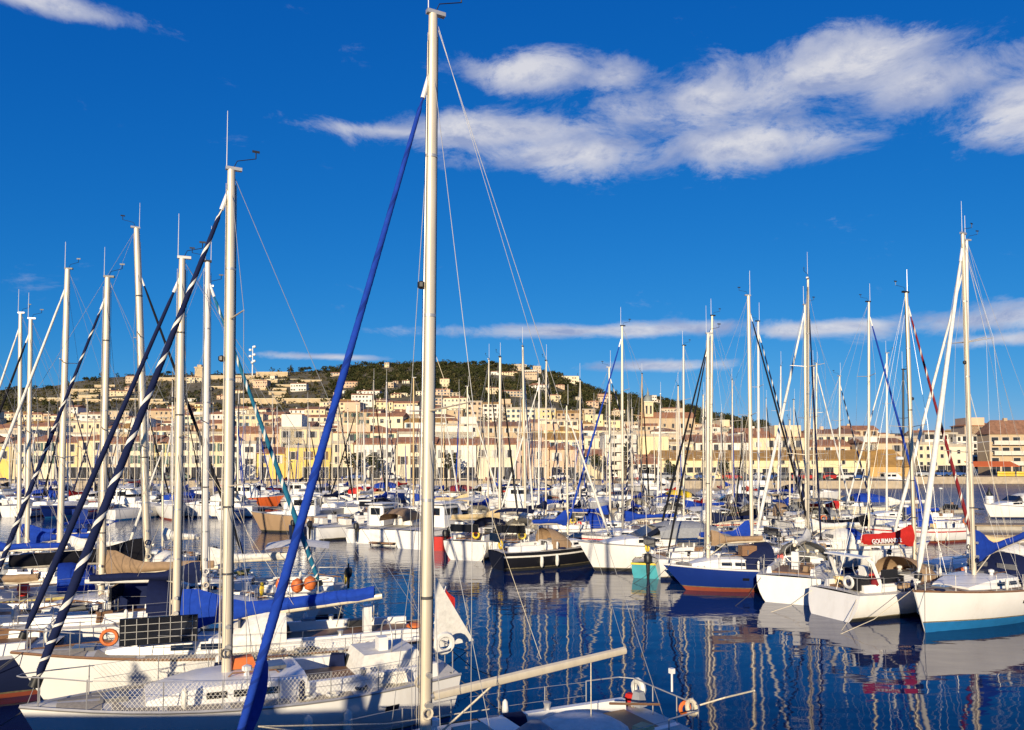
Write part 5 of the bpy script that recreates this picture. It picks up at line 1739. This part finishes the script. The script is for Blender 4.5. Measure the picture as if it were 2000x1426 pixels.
# far motorboats between the masts
MOTORS = [(1270, 958, 11.5, 'flybridge', 'white', 8, None), (1340, 1000, 7, 'cruiser', 'white', 20, 'yellow'), (690, 990, 9, 'cruiser', 'white', 170, 'red'), (480, 992, 9, 'wheelhouse', 'orange', 10, None), (60, 1000, 8, 'cruiser', 'white', 190, 'blue'), (150, 1004, 8, 'cruiser', 'white', 170, None),
          (240, 1006, 9, 'wheelhouse', 'white', 8, None), (330, 1006, 8.5, 'cruiser', 'white', 178, 'blue'), (420, 1010, 8, 'cruiser', 'white', 185, 'white'), (580, 985, 9, 'wheelhouse', 'white', 12, None), (1060, 972, 9, 'cruiser', 'white', 5, 'grey'), (980, 980, 8, 'cruiser', 'white', 170, 'navy'),
          (880, 984, 8, 'cruiser', 'white', 190, 'darkred'), (1150, 985, 8.5, 'cruiser', 'white', 182, 'grey'), (1455, 985, 9, 'flybridge', 'white', 190, None), (1580, 980, 9.5, 'cruiser', 'white', 5, 'navy'), (1665, 1012, 8.5, 'cruiser', 'cream', 182, 'blue'), (1420, 1012, 8, 'cruiser', 'white', 175, 'navy'),
          (1985, 1012, 8, 'cruiser', 'white', 195, 'white'), (1740, 950, 11, 'wheelhouse', 'blue', 4, None), (1010, 1000, 8, 'wheelhouse', 'white', 160, None), (770, 975, 8, 'cruiser', 'white', 12, 'blue'), (1195, 948, 7, 'wheelhouse', 'orange', 10, None), (1530, 1015, 8, 'cruiser', 'white', 20, 'white')]
MOTORS.sort()
for i, (px, py, L, style, hull, ang, hood) in enumerate(MOTORS):
    p = onZ(px, py, 0)
    motorboat(p, rad(ang), L, None, 1.15, hull=hull, boot=mr_.choice(['navy', 'black', 'red']), style=style, hood=hood or 'white', lod=2 if p.y > 80 else 1, seed=300 + i, group='motorboats in the berths beyond the channel',
              label='%s %s motorboat%s, %s motorboat from left beyond the channel' % (hull, style.replace('flybridge', 'two-deck').replace('wheelhouse', 'cabin'), ' with %s hood' % hood if hood else '', ordinal(i)))

# floating pontoons between the rows and mooring piles
M_PLANK = mat('pontoon_planks', (0.30, 0.22, 0.14), rough=.85, scale=3, var=.3, stretch=(1, 6, 1))


def pontoon(a, b, w, label):
    a, b = Vector(a), Vector(b)
    d = b - a
    r = tag(empty('floating_pontoon', (a.x, a.y, 0), math.atan2(d.y, d.x)), label, 'pontoon')
    MB().box((d.length / 2, 0, .42), (d.length, w, .10)).build('walkway', M_PLANK, r, smooth=False)
    n = max(2, int(d.length / 6))
    for k in range(n):
        MB().box(((k + .5) * d.length / n, 0, .14), (d.length / n * .6, w * .85, .44)).build('float', M_CONC, r, smooth=False)
    return r


pontoon((-16, 61, 0), (42, 57, 0), 2.0, 'plank pontoon behind the white sterns of the channel row')
pontoon((-75, 86, 0), (52, 86, 0), 2.2, 'plank pontoon of the nearest full row of far berths')
pontoon((-85, 113, 0), (50, 113, 0), 2.2, 'plank pontoon between the two farthest rows of berths')
pontoon((38, 66, 0), (75, 64, 0), 2.0, 'plank pontoon reaching into the open water at right')
for i, (px, py) in enumerate(((1933, 1005), (1790, 1000), (1860, 1012))):
    p = onZ(px, py, 0)
    r = tag(empty('mooring_pile', (p.x, p.y, 0)), ('pile with a white drum and dark cap in the open water', 'plain timber pile left of the white-drummed one', 'short timber pile between the drum pile and the red roll')[i], 'mooring pile')
    MB().tube([(0, 0, -1), (0, 0, 2.2 if i == 0 else 1.6)], [.16, .14], 8).build('post', M_TEAK, r)
    if i == 0:
        MB().lathe([(.38, .8), (.4, .85), (.4, 1.95), (.36, 2.0)], n=12).build('drum', M_WHITE, r)
        MB().lathe([(.3, 2.0), (.33, 2.15), (.12, 2.55), (.05, 2.9)], n=10).build('cap', M_BLACK, r)

# ------------------------------------------------------------------ people on the mole, whose shadows fall across the near decks
def person_mesh(arm_up=False, seed=0):
    V = [(0, 0, .95), (0, 0, 1.12), (0, 0, 1.30), (0, 0, 1.45), (0, .01, 1.53), (0, .02, 1.63), (0, .02, 1.74)]
    R_ = [(.16, .12), (.145, .11), (.17, .12), (.15, .10), (.055, .055), (.085, .095), (.06, .07)]
    E = [(i, i + 1) for i in range(6)]

    def chain(start, pts):
        k = start
        for (p, r) in pts:
            V.append(p)
            R_.append((r, r))
            E.append((k, len(V) - 1))
            k = len(V) - 1
    for s in (-1, 1):
        chain(0, [((s * .10, 0, .88), .10), ((s * .12, .02, .50), .065), ((s * .13, -.01, .10), .045), ((s * .14, .14, .04), .04)])
        if arm_up:
            chain(3, [((s * .20, 0, 1.42), .06), ((s * .27, .10, 1.18), .048), ((s * .10, .30, 1.42), .036), ((s * .05, .34, 1.48), .035)])
        else:
            chain(3, [((s * .20, 0, 1.42), .06), ((s * .27, -.02, 1.14), .048), ((s * .28, .06, .90), .036), ((s * .27, .08, .80), .035)])
    me = bpy.data.meshes.new('person')
    me.from_pydata(V, E, [])
    o = bpy.data.objects.new('person', me)
    COL.objects.link(o)
    md = o.modifiers.new('skin', 'SKIN')
    for i, sv in enumerate(me.skin_vertices[0].data):
        sv.radius = R_[i]
        sv.use_root = (i == 0)
    o.modifiers.new('sub', 'SUBSURF').levels = 1
    bpy.context.view_layer.update()
    out = bpy.data.meshes.new_from_object(o.evaluated_get(bpy.context.evaluated_depsgraph_get()))
    bpy.data.objects.remove(o)
    out.materials.clear()
    return out


M_COAT = [mat('coat_' + n, c, rough=.9) for n, c in (('dark', (.03, .03, .04)), ('olive', (.07, .07, .04)), ('grey', (.15, .15, .16)))]
pm = [person_mesh(False), person_mesh(True)]
for i, (x, rz, k, lb) in enumerate(((-8.6, .1, 0, 'person in dark coat standing on the mole, arms down'), (-7.2, -.2, 1, 'person on the mole with both hands raised to the face'), (-13.6, .3, 0, 'person in grey coat farthest along the mole'))):
    me = pm[k].copy()
    me.materials.append(M_COAT[i])
    o = link('person', me)
    o.location = (x, -.35, 4.4)
    o.rotation_euler = (0, 0, rz)
    tag(o, lb, 'person')
